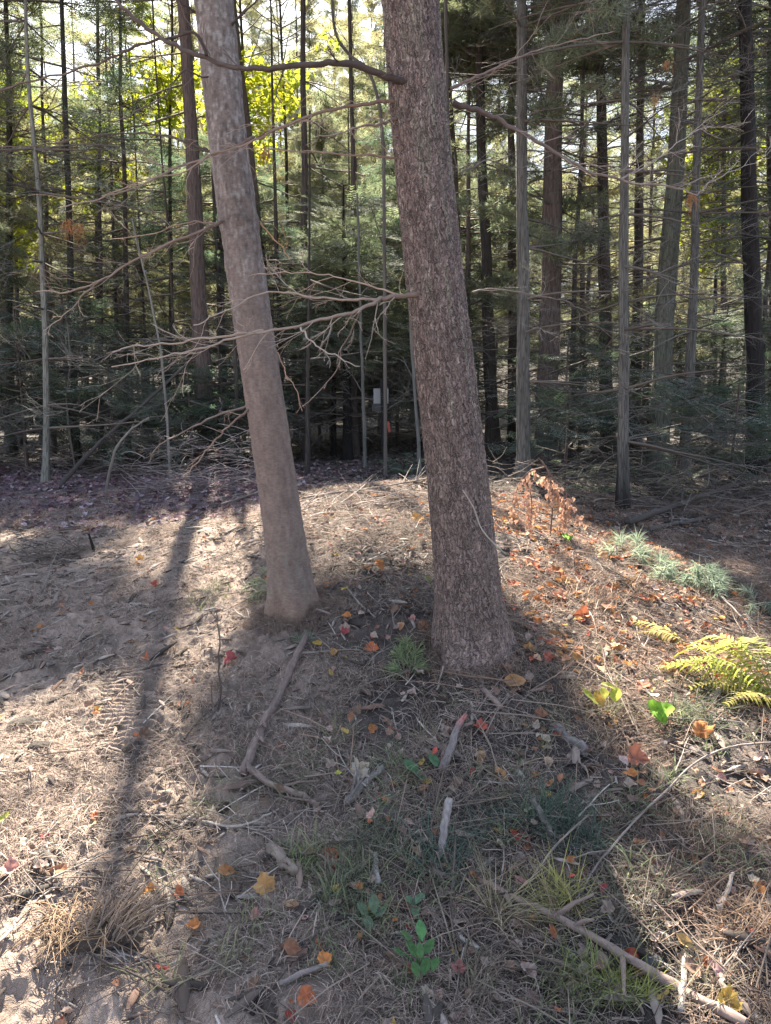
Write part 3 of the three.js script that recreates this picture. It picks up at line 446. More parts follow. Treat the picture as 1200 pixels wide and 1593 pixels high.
// ---------------------------------------------------------------- trees one can point to, then three pines added for shade
// [name, kind, bx, by, tx(at y=0), width px, distance, bark, crown start, height, spread, label, extras]
const GREY = [0.125, 0.12, 0.108], DARK = [0.075, 0.062, 0.054], BROWN = [0.115, 0.088, 0.076], MOSS = [0.13, 0.135, 0.105];
const NAMED = [
  ['pine_tree', 'pine', 816, 715, 812, 20, 8.4, GREY, 6.4, 11, 1.5, 'pale grey straight trunk close to the right side of the thick pine', {}],
  ['pine_tree', 'pine', 850, 640, 868, 33, 11.5, BROWN, 7, 13, 1.9, 'wide dark brown trunk just right of the pale grey straight trunk', {}],
  ['pine_tree', 'fir', 948, 640, 934, 20, 13, DARK, 6, 13, 1.7, 'dark trunk partly hidden behind the slender grey trunk with the blackened foot', {}],
  ['pine_tree', 'pine', 968, 782, 979, 16, 7.4, GREY, 5.2, 9.5, 1.2, 'slender grey trunk with a blackened foot standing nearest on the right', { foot: 0.42 }],
  ['pine_tree', 'pine', 1026, 664, 1062, 29, 10.5, MOSS, 6.3, 13, 1.8, 'stout mossy grey trunk with pale round foot in the right of the wood', {}],
  ['pine_tree', 'pine', 1068, 700, 1094, 15, 9.6, GREY, 6, 10, 1.2, 'thin pale trunk right of the stout mossy grey trunk', {}],
  ['pine_tree', 'fir', 1180, 690, 1166, 27, 10, [0.022, 0.018, 0.017], 6.5, 12, 1.8, 'black trunk near the right edge above the bright green fern', {}],
  ['pine_tree', 'fir', 1212, 680, 1206, 22, 12, DARK, 5.8, 12, 1.8, 'dark trunk cut by the right edge of the view', {}],
  ['pine_tree', 'fir', 911, 640, 905, 9, 15.5, DARK, 5.8, 11, 1.3, 'thin dark trunk between the wide brown trunk and the slender grey one', {}],
  ['pine_tree', 'fir', 990, 660, 1003, 17, 14, DARK, 6, 12, 1.6, 'dark trunk right behind the slender grey trunk with blackened foot', {}],
  ['birch_tree', 'fir', 72, 735, 46, 10, 9.2, [0.2, 0.2, 0.175], 6.2, 8, 1.1, 'thin pale crooked trunk at the far left rising from the purple leaves', { bend: 0.06 }],
  ['pine_tree', 'pine', 120, 690, 96, 11, 12, [0.05, 0.05, 0.04], 6.9, 11, 1.5, 'thin dark trunk right of the pale crooked trunk at the left', {}],
  ['pine_tree', 'pine', 321, 628, 287, 26, 11, [0.12, 0.09, 0.08], 6.9, 12, 1.7, 'reddish grey trunk in the wood close behind the left pine', {}],
  ['pine_tree', 'fir', 346, 640, 335, 13, 14, DARK, 7, 12, 1.6, 'dark thin trunk between the reddish grey trunk and the left pine', {}],
  ['spruce_tree', 'fir', 541, 694, 530, 14, 11.6, [0.014, 0.012, 0.011], 1.5, 3.9, 0.9, 'black trunk left of the small white notice in the dark hollow', { keepAll: true, step: 0.14 }],
  ['spruce_tree', 'fir', 521, 692, 516, 8, 12.4, [0.016, 0.014, 0.012], 1.6, 3.6, 0.8, 'thinner black trunk beside the black trunk left of the small notice', { keepAll: true, step: 0.14 }],
  ['pine_tree', 'fir', 768, 668, 745, 19, 12.5, [0.05, 0.042, 0.036], 6, 12, 1.6, 'dark trunk emerging just right of the thick pine, low in the wood', {}],
  ['pine_tree', 'pine', 726, 660, 698, 10, 13, DARK, 6, 12, 1.6, 'thin dark trunk that shows beside the top right of the thick pine', {}],
  ['pine_tree', 'fir', 1128, 650, 1132, 9, 15, BROWN, 5.8, 11, 1.5, 'thin brown trunk in the gap left of the black trunk', {}],
  ['pine_tree', 'pine', 800, 640, 798, 15, 14.5, [0.07, 0.052, 0.046], 6.4, 13, 1.6, 'reddish dark trunk directly left of the pale grey straight trunk', {}],
  ['pine_tree', 'fir', 200, 690, 188, 9, 13, DARK, 6.9, 10, 1.4, 'dark slender trunk left of the pale leaning sapling', {}],
  ['pine_tree', 'fir', 160, 690, 150, 7, 13.6, DARK, 6.9, 10, 1.4, 'very thin dark trunk in the gloom above the purple leaf carpet', {}],
  ['pine_tree', 'fir', 18, 700, 10, 14, 12.6, [0.06, 0.06, 0.05], 3.2, 9, 1.7, 'green shaded tree with low boughs at the left edge', { deadN: 1 }],
  ['pine_tree', 'pine', 440, 660, 366, 17, 13.5, BROWN, 6.6, 15, 2.3, 'added tall brown pine behind the left pine, its crown shading the mound', {}],  // last three pines are added so their high crowns shade the mound
  ['pine_tree', 'pine', 700, 660, 668, 17, 12.8, BROWN, 6.6, 14, 2.2, 'added tall brown pine hidden behind the thick pine to shade the mound', {}],
  ['pine_tree', 'pine', 478, 680, 470, 11, 12.2, DARK, 6.6, 14, 2.3, 'added tall dark pine just right of the left pine, shading the mound', {}],
];
NAMED.forEach(([name, kind, bx, by, tx, wpx, d, bark, crown, height, spread, label, ex], k) => {
  const b = P(bx, by, d), t = P(tx, 0, d);
  tree({ name, kind, seed: 300 + k * 13, base: b, lean: [(t.x - b.x) / (t.y - b.y), 0.01 * (k % 3 - 1)], dia: wpx / FPX * d * 1.08, bark, crown, height, spread, label, near: true, nb: 5, gap: 0.3, step: 0.2, deadN: 5, deadL: 1, mid: d > 8 && bx > 360 && bx < 860, ...ex });
});
// saplings: bare thin stems
function stem(name, label, list, d, r0, r1, col, tw, seed, group) {
  const pts = list.map(([x, y]) => P(x, y, d)); const b = pts[0].clone(); b.y = H(b.x, b.z); pts[0].y = b.y - 0.03;
  const g = thing(name, label, 'sapling', b, group), m = deadBough(g, b, pts, r0, r1, tw, seed, col, { tl: 0.16, tip: shade(col, 0.9) }); m.name = 'stem'; return g;
}
stem('bare_sapling', 'pale grey sapling stem between the two black trunks and the small notice', [[568, 708], [566, 640], [563, 560], [560, 440], [556, 300]], 10, 0.027, 0.012, [0.12, 0.12, 0.11], 6, 401);
stem('bare_sapling', 'pale sapling stem hugging the left edge of the thick pine', [[655, 722], [648, 640], [641, 540], [634, 380], [628, 200]], 9, 0.022, 0.012, [0.13, 0.133, 0.125], 6, 402);
stem('bare_sapling', 'pale leaning sapling left of the reddish grey trunk', [[262, 640], [252, 560], [238, 480], [220, 405], [205, 340]], 9.5, 0.018, 0.008, [0.22, 0.21, 0.19], 7, 403);
stem('bare_sapling', 'thin grey stem rising in the dark left of the leaning pole', [[116, 690], [104, 620], [110, 560], [102, 480]], 10, 0.014, 0.008, [0.13, 0.12, 0.1], 6, 404);
stem('bare_sapling', 'thin black stem beside the top right edge of the thick pine', [[716, 640], [706, 400], [698, 200], [694, 0], [693, -80]], 8, 0.02, 0.014, DARK, 4, 405);
// upper left maple, sunlit
for (const [bx, d, tx, h, label, seed, sprd, cr] of [[30, 14.5, 14, 8.5, 'young maple with yellow green leaves at the left edge', 504, 1.5, 3.2], [150, 16, 150, 9, 'maple with pale yellow leaves between the thin dark trunks at the left', 505, 1.4, 4.6], [1110, 15.5, 1120, 8, 'maple with pale green leaves beside the black trunk at the right', 506, 1.5, 3.4], [395, 14, 374, 11, 'maple with sunlit yellow green leaves at the top behind the left pine', 501, 1.2, 5.0], [462, 15.5, 436, 12, 'second maple with glowing yellow leaves in the gap between the two pines', 502, 1.3, 6.2], [262, 14, 268, 11, 'maple with lime leaves left of the left pine trunk', 503, 1.3, 5.6]]) {
  const b = P(bx, 690, d), t = P(tx, 0, d);
  tree({ name: 'maple_tree', kind: 'broad', seed, base: b, lean: [(t.x - b.x) / (t.y - b.y), 0], dia: 0.09, bark: [0.05, 0.042, 0.036], crown: cr, height: h, spread: sprd, label, near: true, nb: 4, gap: 0.34, step: 0.24, slope: 0.5, deadN: 1, tint: [0.32, 0.4, 0.035] });
}
stem('bare_sapling', 'dark curved sapling stem arching at the top between the two pines', [[600, 690], [598, 400], [592, 170], [572, 108], [545, 86], [524, 55], [516, -10]], 9, 0.022, 0.014, [0.1, 0.09, 0.08], 5, 406);
// young pine, dark blue green
{ const b = P(480, 700, 9.6); tree({ name: 'young_pine', kind: 'pine', seed: 521, base: b, lean: [0.012, 0], dia: 0.06, bark: [0.06, 0.05, 0.045], crown: 2.1, height: 4.25, spread: 0.75, label: 'young blue green pine with long soft needles between the two pines', near: true, nb: 5, gap: 0.2, step: 0.13, slope: 0.3, deadN: 2, tint: [0.045, 0.085, 0.065] }); }
// ---------------------------------------------------------------- the wood behind
{
  const r = rng(2024), placed = []; let made = 0;
  const kinds = [['pine', 'pale sprayed pine among the closely set trees deep in the wood', 'pines deep in the wood'], ['fir', 'dark slender fir among the closely set trees deep in the wood', 'firs deep in the wood']];
  const zones = [[11.5, 15, 7, 8.5, 11.5, 1.5], [15, 26, 24, 5, 10, 1.7], [31, 50, 62, 9, 14.5, 1.9]];
  for (const [d0, d1, most, h0, h1, sep] of zones) for (let tries = 0, inZone = 0; tries < 1500 && inZone < most; tries++) {
    const d = lerp(d0, d1, r()), a = (r() - 0.5) * 1.55, x = d * Math.tan(a * 0.62), z = -d;
    const px = 600 + FPX * x / d; if (px > 560 && px < 650 && d < 16) continue; if (d < 12 && px > 350 && px < 800) continue;
    if (placed.some(([X, Z]) => Math.hypot(X - x, Z - z) < sep)) continue; placed.push([x, z]); made++; inZone++;
    const k = r() < 0.62 ? 0 : 1, far = sst(14, 30, d), hgt = lerp(h0, h1, r()), [kind, label, group] = kinds[k];
    tree({ name: k ? 'fir_tree' : 'pine_tree', kind, seed: 1000 + made * 7, base: V(x, 0, z), lean: [(r() - 0.5) * 0.05, (r() - 0.5) * 0.04], dia: 0.09 + 0.16 * r() * r(), bark: mixc(DARK, r() < 0.3 ? GREY : BROWN, r()), crown: d < 15 ? 6.6 + r() : d < 27 ? 1.6 + 1.6 * r() : 1.5 + 1.5 * r(), height: hgt, spread: (d > 27 ? 2 : 1.15) + 0.7 * r(), label, group, nb: d > 27 ? 4 : 3, gap: d > 27 ? 0.55 : 0.4, step: d > 27 ? 0.4 : 0.3, size: d > 27 ? 1.5 : 1, mid: d < 15, deadN: 2, deadL: 1.1, tint: k ? [0.16, 0.215, 0.12] : [0.27, 0.31, 0.18] });
  }
  [[-30, 15, 9], [70, 17, 9.5], [140, 19, 10], [230, 18, 9], [10, 21, 11], [890, 19, 10], [1000, 18, 9], [1100, 20.5, 10.5], [640, 23, 11.5], [560, 20, 10], [470, 19, 10], [20, 31, 18], [110, 33, 18], [200, 30, 17], [290, 34, 18], [900, 31, 17], [1150, 32, 17], [520, 30, 18], [450, 29, 17], [580, 31, 18], [400, 32, 18], [650, 33, 18], [490, 24, 12.5], [545, 26, 13], [1210, 17, 9.5], [320, 21, 11], [760, 18, 9.5]].forEach(([px, d, h], k) => { const b = P(px, 690, d); tree({ name: 'pine_tree', kind: k % 3 ? 'pine' : 'fir', seed: 2500 + k * 17, base: b, lean: [(k % 3 - 1) * 0.012, 0], dia: 0.14, bark: BROWN, crown: d > 28 ? 6 : 3.6, height: h, spread: d > 28 ? 2.6 : 1.7, label: 'pale sprayed pine among the closely set trees deep in the wood', group: 'pines deep in the wood', nb: 3, gap: 0.46, step: 0.32, deadN: 2, size: 1.15, tint: [0.28, 0.32, 0.18] }); });
  for (let k = 0, n = 0; k < 400 && n < 12; k++) { const d = lerp(10.5, 16, r()), px = lerp(-60, 1260, r()), x = (px - 600) / FPX * d; if ((px < 330 || px > 860) && n > 3) continue; if ((px > 380 && px < 860 && d < 12.5) || (px > 560 && px < 640) || placed.some(([X, Z]) => Math.hypot(X - x, Z + d) < 0.9)) continue; placed.push([x, -d]); n++; tree({ name: 'fir_tree', kind: n % 3 ? 'fir' : 'pine', seed: 3000 + n * 19, base: V(x, 0, -d), lean: [(r() - 0.5) * 0.05, 0], dia: 0.05 + 0.05 * r(), bark: DARK, crown: 2.4 + 1.6 * r(), height: 6 + 3 * r(), spread: 0.9 + 0.5 * r(), label: 'slim fir with sparse drooping boughs at the front of the wood', group: 'slim firs at the front of the wood', nb: 4, gap: 0.42, step: 0.23, slope: -0.1, deadN: 3, tint: n % 3 ? [0.085, 0.15, 0.095] : [0.2, 0.25, 0.16] }); }
  // understorey: low firs and brushy saplings
  const low = [[-40, 11, 3.6], [40, 10.4, 2.2], [110, 11.4, 2.6], [230, 13, 2.4], [420, 12.5, 2.6], [500, 13.5, 2.6], [700, 13, 2.4], [880, 10.4, 1.8], [900, 12.5, 2.2], [1110, 12.5, 2.4], [1010, 13.5, 2.6], [1230, 10.5, 2.4], [1060, 9.2, 1.3], [1140, 8.6, 1.2], [880, 8.8, 1.1], [350, 11, 2.0], [620, 15.5, 3.6], [560, 16.5, 4.2], [650, 17, 4.2], [590, 18.5, 5], [180, 10.2, 1.5], [300, 10.4, 1.4]];
  low.forEach(([px, d, h], k) => { const b = P(px, 690, d); tree({ name: 'young_fir', kind: 'fir', seed: 700 + k * 11, base: b, lean: [(k % 5 - 2) * 0.02, 0], dia: 0.035 + 0.01 * h, bark: BROWN, crown: 0.25 + 0.15 * h, height: h, spread: 0.5 + 0.2 * h, label: 'low young dark fir in the undergrowth, ' + (px < 60 ? 'at the left edge of the wood' : px < 300 ? 'right of the pale crooked trunk at the left' : px < 480 ? 'behind the left pine' : px < 670 ? 'in the hollow behind the small notice' : px < 800 ? 'behind the thick pine' : px < 960 ? 'left of the slender grey trunk' : px < 1090 ? 'by the stout mossy grey trunk' : 'by the black trunk at the right'), group: 'young firs in the undergrowth', nb: 4, gap: 0.22, step: 0.2, slope: 0, deadFrom: 0.2, deadN: 3, deadL: 0.8, tint: [0.065, 0.115, 0.07] }); });
}
console.log('foliage sprays', crownCount);

// ---------------------------------------------------------------- ground litter (nobody could count it)
const zoneOf = (x, z) => { const d = -z, n = fbm(x * 1.6, z * 1.6, 3); const left = 1 - sst(-0.55, 0.05, x + 0.28 * n + 0.12 * (d - 3)); return { d, n, left, right: sst(0.35, 1.0, x + 0.3 * n) }; };
function litterClump(seed, n, R, L, w, lift) { const r = rng(seed), mb = new MB(); for (let k = 0; k < n; k++) { const a = r() * 6.28, q = Math.sqrt(r()) * R, o = V(Math.cos(a) * q, lift * r() * r(), Math.sin(a) * q), b = r() * 6.28, l = L * (0.4 + 0.8 * r()), d = V(Math.cos(b), (r() - 0.35) * 0.5, Math.sin(b)).multiplyScalar(l), m = o.clone().addScaledVector(d, 0.5).add(V((r() - 0.5) * 0.012, 0.004 + 0.01 * r(), (r() - 0.5) * 0.012)), e = o.clone().add(d), s = 0.55 + 0.9 * r(), W = V(-Math.sin(b), 0.3, Math.cos(b)).multiplyScalar(w * (0.6 + 0.8 * r())); const c = [s, s, s]; mb.tri(o.clone().add(W), o.clone().sub(W), m, c); mb.tri(m.clone().add(W.clone().multiplyScalar(0.8)), m.clone().sub(W.clone().multiplyScalar(0.8)), e, c); mb.tri(o.clone().add(W), m.clone().sub(W), m.clone().add(W), c); } return mb.geo(); }
const CLUMP = [1, 2, 3, 4].map((s) => litterClump(s * 7, 44, 0.1, 0.062, 0.0008, 0.014));
const slopeQ = (x, z) => { const e = 0.05, hx = (H0(x + e, z) - H0(x - e, z)) / (2 * e), hz = (H0(x, z + e) - H0(x, z - e)) / (2 * e); return new THREE.Quaternion().setFromUnitVectors(V(0, 1, 0), V(-hx, 1, -hz).normalize()); };
function lay(x, z, yaw, s, lift = 0, tilt = 0, roll = 0) { const q = slopeQ(x, z).multiply(new THREE.Quaternion().setFromEuler(new THREE.Euler(tilt, yaw, roll, 'YXZ'))); return new THREE.Matrix4().compose(V(x, H(x, z) + lift, z), q, V(s, s, s)); }
function scatter(seed, n, dmin, dmax, accept) { const r = rng(seed), out = []; for (let k = 0; k < n; k++) { const d = Math.sqrt(lerp(dmin * dmin, dmax * dmax, r())), x = (r() - 0.5) * 1.22 * d; if (accept(x, -d, r)) out.push([x, -d]); } return out; }
{
  const r = rng(61);
  const inTrack = (x, z) => { const u = (x - TA.x) * TD.x + (z - TA.z) * TD.z, v = (x - TA.x) * -TD.z + (z - TA.z) * TD.x; return u > -0.08 && u < TL + 0.08 && Math.abs(v) < 0.17; };
  const spots = scatter(62, 17000, 1.45, 8, (x, z, r) => { if (inTrack(x, z)) return r() < 0.06; const o = zoneOf(x, z); const bare = 0.5 * o.left * sst(2.4, 3.2, o.d) + 0.95 * sst(-0.08, 0.16, fbm(x * 3.1 + 7, z * 3.1, 3)); return r() < 0.95 - bare; });
  const mats = [[], [], [], []], cols = [[], [], [], []];
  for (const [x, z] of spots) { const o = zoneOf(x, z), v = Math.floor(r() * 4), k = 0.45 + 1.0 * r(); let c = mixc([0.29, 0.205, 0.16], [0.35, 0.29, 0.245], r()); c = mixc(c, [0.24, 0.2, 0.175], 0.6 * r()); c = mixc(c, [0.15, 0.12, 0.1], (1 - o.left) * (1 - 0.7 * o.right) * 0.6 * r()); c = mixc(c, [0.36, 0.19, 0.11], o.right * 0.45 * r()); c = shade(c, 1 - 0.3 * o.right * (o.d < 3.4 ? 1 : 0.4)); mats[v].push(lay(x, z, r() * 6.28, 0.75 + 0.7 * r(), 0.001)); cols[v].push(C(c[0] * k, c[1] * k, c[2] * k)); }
  CLUMP.forEach((g, v) => stuff('pine_needle_litter', g, M.dry, mats[v], cols[v], 'fallen tan pine needles strewn over the mound', 'pine needles'));
  // twiglets
  const tw = [5, 6, 7].map((s) => { const q = rng(s), mb = new MB(); const grow = (o, d, L, rr, l) => { const p = [o]; let a = o, dd = d.clone(); for (let k = 0; k < 4; k++) { dd.add(V((q() - 0.5) * 0.4, (q() - 0.5) * 0.15, (q() - 0.5) * 0.4)).normalize(); a = a.clone().addScaledVector(dd, L / 4); a.y = Math.max(0.002, a.y); p.push(a); } const c = 0.8 + 0.4 * q(); mb.tube(p, taper(5, rr, rr * 0.5), 5, [c, c, c]); if (l < 1) for (let k = 0; k < 3; k++) grow(p[1 + k], dd.clone().add(V((q() - 0.5) * 1.8, q() * 0.2, (q() - 0.5) * 1.8)).normalize(), L * 0.4, rr * 0.6, 1); }; grow(V(0, 0.004, -0.1), V(0, 0.05, 1).normalize(), 0.2, 0.0028, s === 7 ? 1 : 0); return mb.geo(); });
  const ts = scatter(63, 6000, 1.45, 9, (x, z, r) => r() < 0.8 - 0.6 * zoneOf(x, z).left * sst(2.4, 3.2, -z)), tm = [[], [], []], tc = [[], [], []];
  for (const [x, z] of ts) { const v = Math.floor(r() * 3), k = 0.5 + r(); tm[v].push(lay(x, z, r() * 6.28, 0.5 + 0.9 * r() * r() + 0.2, 0.004, (r() - 0.5) * 0.25)); const c = r() < 0.35 ? [0.33, 0.29, 0.26] : r() < 0.5 ? [0.06, 0.046, 0.04] : [0.15, 0.115, 0.095]; tc[v].push(C(c[0] * k, c[1] * k, c[2] * k)); }
  tw.forEach((g, v) => stuff('twig_litter', g, M.twig, tm[v], tc[v], 'small broken twigs scattered over the mound', 'twigs'));
  // bits of bark and wood chips
  const chip = [8, 9].map((s) => { const q = rng(s), mb = new MB(), pts = []; for (let k = 0; k < 5; k++) pts.push(V((q() - 0.5) * 0.006, 0.003 + 0.003 * q(), (k / 4 - 0.5) * 0.07)); mb.tube(pts, [0.003, 0.008, 0.009, 0.007, 0.003], 6, (t) => shade([1, 1, 1], 0.8 + 0.4 * hash2(t * 9, s)), true, 0.6, s); const g = mb.geo(); const p = g.attributes.position.array; for (let k = 1; k < p.length; k += 3) p[k] *= 0.45; g.computeVertexNormals(); return g; });
  const cs = scatter(64, 6500, 1.45, 7, () => true), cm = [[], []], cc = [[], []];
  for (const [x, z] of cs) { const v = r() < 0.5 ? 0 : 1, k = 0.5 + 0.8 * r(); cm[v].push(lay(x, z, r() * 6.28, 0.45 + 2.3 * r() * r() * r(), 0.006, (r() - 0.5) * 0.5)); const c = mixc(mixc([0.45, 0.4, 0.36], [0.24, 0.14, 0.1], r()), [0.05, 0.04, 0.035], r() < 0.45 ? 0.9 : 0); cc[v].push(C(c[0] * k, c[1] * k, c[2] * k)); }
  chip.forEach((g, v) => stuff('bark_chip_litter', g, M.wood, cm[v], cc[v], 'small bark and wood chips scattered over the mound', 'wood chips'));
  // crumbs of soil
  const crumb = [81, 82, 83].map((sd) => { const g = new THREE.IcosahedronGeometry(1, 1), pa = g.attributes.position, c = []; for (let k = 0; k < pa.count; k++) { const x = pa.getX(k), y = pa.getY(k), z = pa.getZ(k), n = 0.75 + 0.5 * hash2(Math.round(x * 50) + sd * 7, Math.round(y * 50 + z * 900)); pa.setXYZ(k, x * n * 0.011, y * n * 0.0065, z * n * 0.009); c.push(1, 1, 1); } g.setAttribute('color', new THREE.Float32BufferAttribute(c, 3)); g.computeVertexNormals(); return g; });
  const ks = scatter(84, 13000, 1.45, 6.2, (x, z, r) => !inTrack(x, z) && r() < 0.25 + 0.7 * zoneOf(x, z).left * sst(-0.25, 0.2, fbm(x * 4, z * 4 + 8, 3))), km = [[], [], []], kc = [[], [], []];
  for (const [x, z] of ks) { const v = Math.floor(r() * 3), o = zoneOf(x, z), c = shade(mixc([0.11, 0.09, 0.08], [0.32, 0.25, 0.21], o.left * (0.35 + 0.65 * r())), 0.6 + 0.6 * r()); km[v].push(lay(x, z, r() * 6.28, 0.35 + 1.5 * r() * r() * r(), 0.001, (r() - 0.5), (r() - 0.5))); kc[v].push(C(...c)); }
  crumb.forEach((g, v) => stuff('soil_crumbs', g, M.plain, km[v], kc[v], 'crumbs of sandy soil loose on the bare slope', 'soil crumbs'));
  // needles banked up against the feet of the two pines
  { const m = [[], [], [], []], c = [[], [], [], []]; for (const [B0, R0, n] of [[BIG, 0.19, 170], [SML, 0.14, 130]]) for (let k = 0; k < n; k++) { const a = r() * 6.28, q = R0 * (0.85 + 0.75 * r()), x = B0.x + Math.cos(a) * q, z = B0.z + Math.sin(a) * q, v = k % 4, kk = 0.4 + 0.7 * r(); m[v].push(lay(x, z, r() * 6.28, 0.6 + 0.5 * r(), 0.035 * Math.max(0, 1.5 - q / R0), (r() - 0.5) * 0.9)); c[v].push(C(0.27 * kk, 0.2 * kk, 0.16 * kk)); } CLUMP.forEach((g, v) => stuff('banked_needles', g, M.dry, m[v], c[v], 'needles and crumbs banked up at the feet of the two pines', 'pine needles')); }
  // long dry stalks, and thin grass between them
  const stalk = [91, 92, 93].map((sd) => { const q = rng(sd), mb = new MB(); for (let k = 0; k < 5; k++) { const o = V((q() - 0.5) * 0.2, 0.006 + 0.02 * q(), (q() - 0.5) * 0.2), a = (q() - 0.5) * 2.2, L = 0.1 + 0.22 * q(), d = V(Math.sin(a), (q() - 0.3) * 0.16, Math.cos(a)).multiplyScalar(L), s = 0.6 + 0.7 * q(), rr = 0.001 + 0.0016 * q(); const e = o.clone().add(d); e.y = Math.max(0.004, e.y); mb.tube([o, o.clone().lerp(e, 0.5).add(V((q() - 0.5) * 0.03, 0.012 * q(), 0)), e], [rr, rr, rr * 0.5], 4, [s, s, s], false); } return mb.geo(); });
  const ss = scatter(69, 650, 1.45, 6, (x, z, r) => r() < 0.9 - 0.75 * zoneOf(x, z).left), sm = [[], [], []], sc2 = [[], [], []];
  for (const [x, z] of ss) { const v = Math.floor(r() * 3), k = 0.3 + 0.7 * r(), c = mixc([0.34, 0.28, 0.235], [0.27, 0.175, 0.125], r()); sm[v].push(lay(x, z, r() * 6.28, 0.6 + 0.7 * r(), 0.006)); sc2[v].push(C(c[0] * k, c[1] * k, c[2] * k)); }
  stalk.forEach((g, v) => stuff('dry_stalk_litter', g, M.twig, sm[v], sc2[v], 'dry pale stalks lying about on the mound', 'dry stalks'));
  const blade = [94, 95].map((sd) => { const q = rng(sd), mb = new MB(); for (let k = 0; k < 16; k++) { const o = V((q() - 0.5) * 0.08, -0.004, (q() - 0.5) * 0.08), az = q() * 6.28, d = V(Math.cos(az) * (0.4 + q()), 1, Math.sin(az) * (0.4 + q())).normalize(), w = V(-Math.sin(az), 0, Math.cos(az)).multiplyScalar(0.0014), L = 0.05 + 0.08 * q(), s = 0.6 + 0.8 * q(), c = [s, s, s]; const m = o.clone().addScaledVector(d, L * 0.55), e = m.clone().add(V(d.x * L * 0.5, d.y * L * 0.1, d.z * L * 0.5)); mb.tri(o.clone().add(w), o.clone().sub(w), m.clone().add(w), c); mb.tri(o.clone().sub(w), m.clone().sub(w), m.clone().add(w), c); mb.tri(m.clone().add(w), m.clone().sub(w), e, c); } return mb.geo(); });
  const gs = scatter(70, 2600, 1.45, 4.6, (x, z, r) => { const [px, py] = toPx(V(x, H0(x, z), z)); const m = Math.exp(-(((px - 620) / 260) ** 2 + ((py - 1400) / 170) ** 2)) + 0.9 * Math.exp(-(((px - 920) / 190) ** 2 + ((py - 1380) / 200) ** 2)) + 0.5 * Math.exp(-(((px - 1080) / 140) ** 2 + ((py - 1130) / 80) ** 2)); return r() < m * (0.55 + 1.3 * fbm(x * 4, z * 4, 2)); }), gm = [[], []], gc = [[], []];
  for (const [x, z] of gs) { const v = r() < 0.5 ? 0 : 1, k = 0.6 + 0.7 * r(), c = mixc([0.15, 0.185, 0.1], [0.3, 0.28, 0.15], r() * r()); gm[v].push(lay(x, z, r() * 6.28, 0.6 + 0.6 * r())); gc[v].push(C(c[0] * k, c[1] * k, c[2] * k)); }
  blade.forEach((g, v) => stuff('sparse_grass', g, M.leaf, gm[v], gc[v], 'sparse thin grass growing through the litter of the mound', 'grass'));
  // brown dead leaves, and the far leaf carpets
  const lf = [['maple', 41], ['oval', 42], ['birch', 43], ['oval', 44]].map(([k, s]) => { const q = rng(s), mb = new MB(); leafInto(mb, k, 0.06, [1, 1, 1], new THREE.Matrix4(), 0.9, q, true); return mb.geo(); });
  const put = (spots, colour, sc, name, label, tilt) => { const m = [[], [], [], []], c = [[], [], [], []]; for (const [x, z] of spots) { const v = Math.floor(r() * 4), k = 0.6 + 0.7 * r(), q = colour(x, z); m[v].push(lay(x, z, r() * 6.28, sc * (0.5 + 0.8 * r()), (/^(col|dead|ora)/.test(name) ? 0.012 + 0.018 * r() : 0.006 + 0.008 * r()), (r() - 0.5) * tilt, (r() - 0.5) * tilt)); c[v].push(C(q[0] * k, q[1] * k, q[2] * k)); } lf.forEach((g, v) => stuff(name, g, M.dry, m[v], c[v], label, 'dead leaves')); };
  const brown = [[0.24, 0.155, 0.11], [0.32, 0.24, 0.19], [0.18, 0.115, 0.09], [0.36, 0.26, 0.22], [0.3, 0.14, 0.08]];
  put(scatter(65, 4300, 1.45, 7.5, (x, z, r) => r() < 0.85 - 0.7 * zoneOf(x, z).left), () => brown[Math.floor(r() * 5)], 0.75, 'dead_leaf_litter', 'curled brown dead leaves among the needles on the mound', 1.1);
  put(scatter(72, 2600, 1.45, 6, (x, z, r) => r() < (0.9 - 0.75 * zoneOf(x, z).left) * sst(-0.15, 0.3, fbm(x * 3 + 4, z * 3, 2) + 0.1)), () => [[0.5, 0.2, 0.07], [0.42, 0.09, 0.06], [0.5, 0.34, 0.1], [0.5, 0.3, 0.25], [0.45, 0.36, 0.27], [0.38, 0.14, 0.07], [0.3, 0.17, 0.11]][Math.floor(r() * 7)], 0.55, 'coloured_leaf_scraps', 'small scraps of red, orange and tan leaves scattered over the mound', 1.2);
  put(scatter(66, 3200, 3.2, 7.0, (x, z, r) => r() < sst(0.3, 0.7, x + 0.25 * fbm(x * 2, z * 2, 2)) * (1 - sst(1.5, 2.3, x))), () => [[0.46, 0.17, 0.06], [0.5, 0.25, 0.09], [0.4, 0.11, 0.055], [0.45, 0.28, 0.18], [0.3, 0.16, 0.1]][Math.floor(r() * 5)], 0.95, 'orange_leaf_litter', 'orange and rust fallen leaves on the right flank of the mound', 0.9);
  put(scatter(67, 9000, 6.4, 11, (x, z, r) => r() < sst(6.4, 7.4, -z + 0.6 * fbm(x, z, 2)) * (1 - sst(-1.3, 0.3, x + 0.4 * fbm(x * 2, z * 2, 2)))), () => [[0.25, 0.155, 0.18], [0.42, 0.33, 0.36], [0.15, 0.08, 0.1], [0.3, 0.17, 0.17], [0.22, 0.145, 0.13]][Math.floor(r() * 5)], 1.05, 'purple_leaf_carpet', 'carpet of faded purple leaves at the back left', 1.0);
  put(scatter(68, 9000, 6.5, 16, (x, z, r) => x > -1.2 + 0.3 * r() || -z > 10.5), () => [[0.13, 0.1, 0.085], [0.19, 0.15, 0.13], [0.085, 0.068, 0.06], [0.26, 0.215, 0.19]][Math.floor(r() * 4)], 1.15, 'forest_floor_litter', 'dull brown leaves covering the shaded forest floor', 0.9);
}

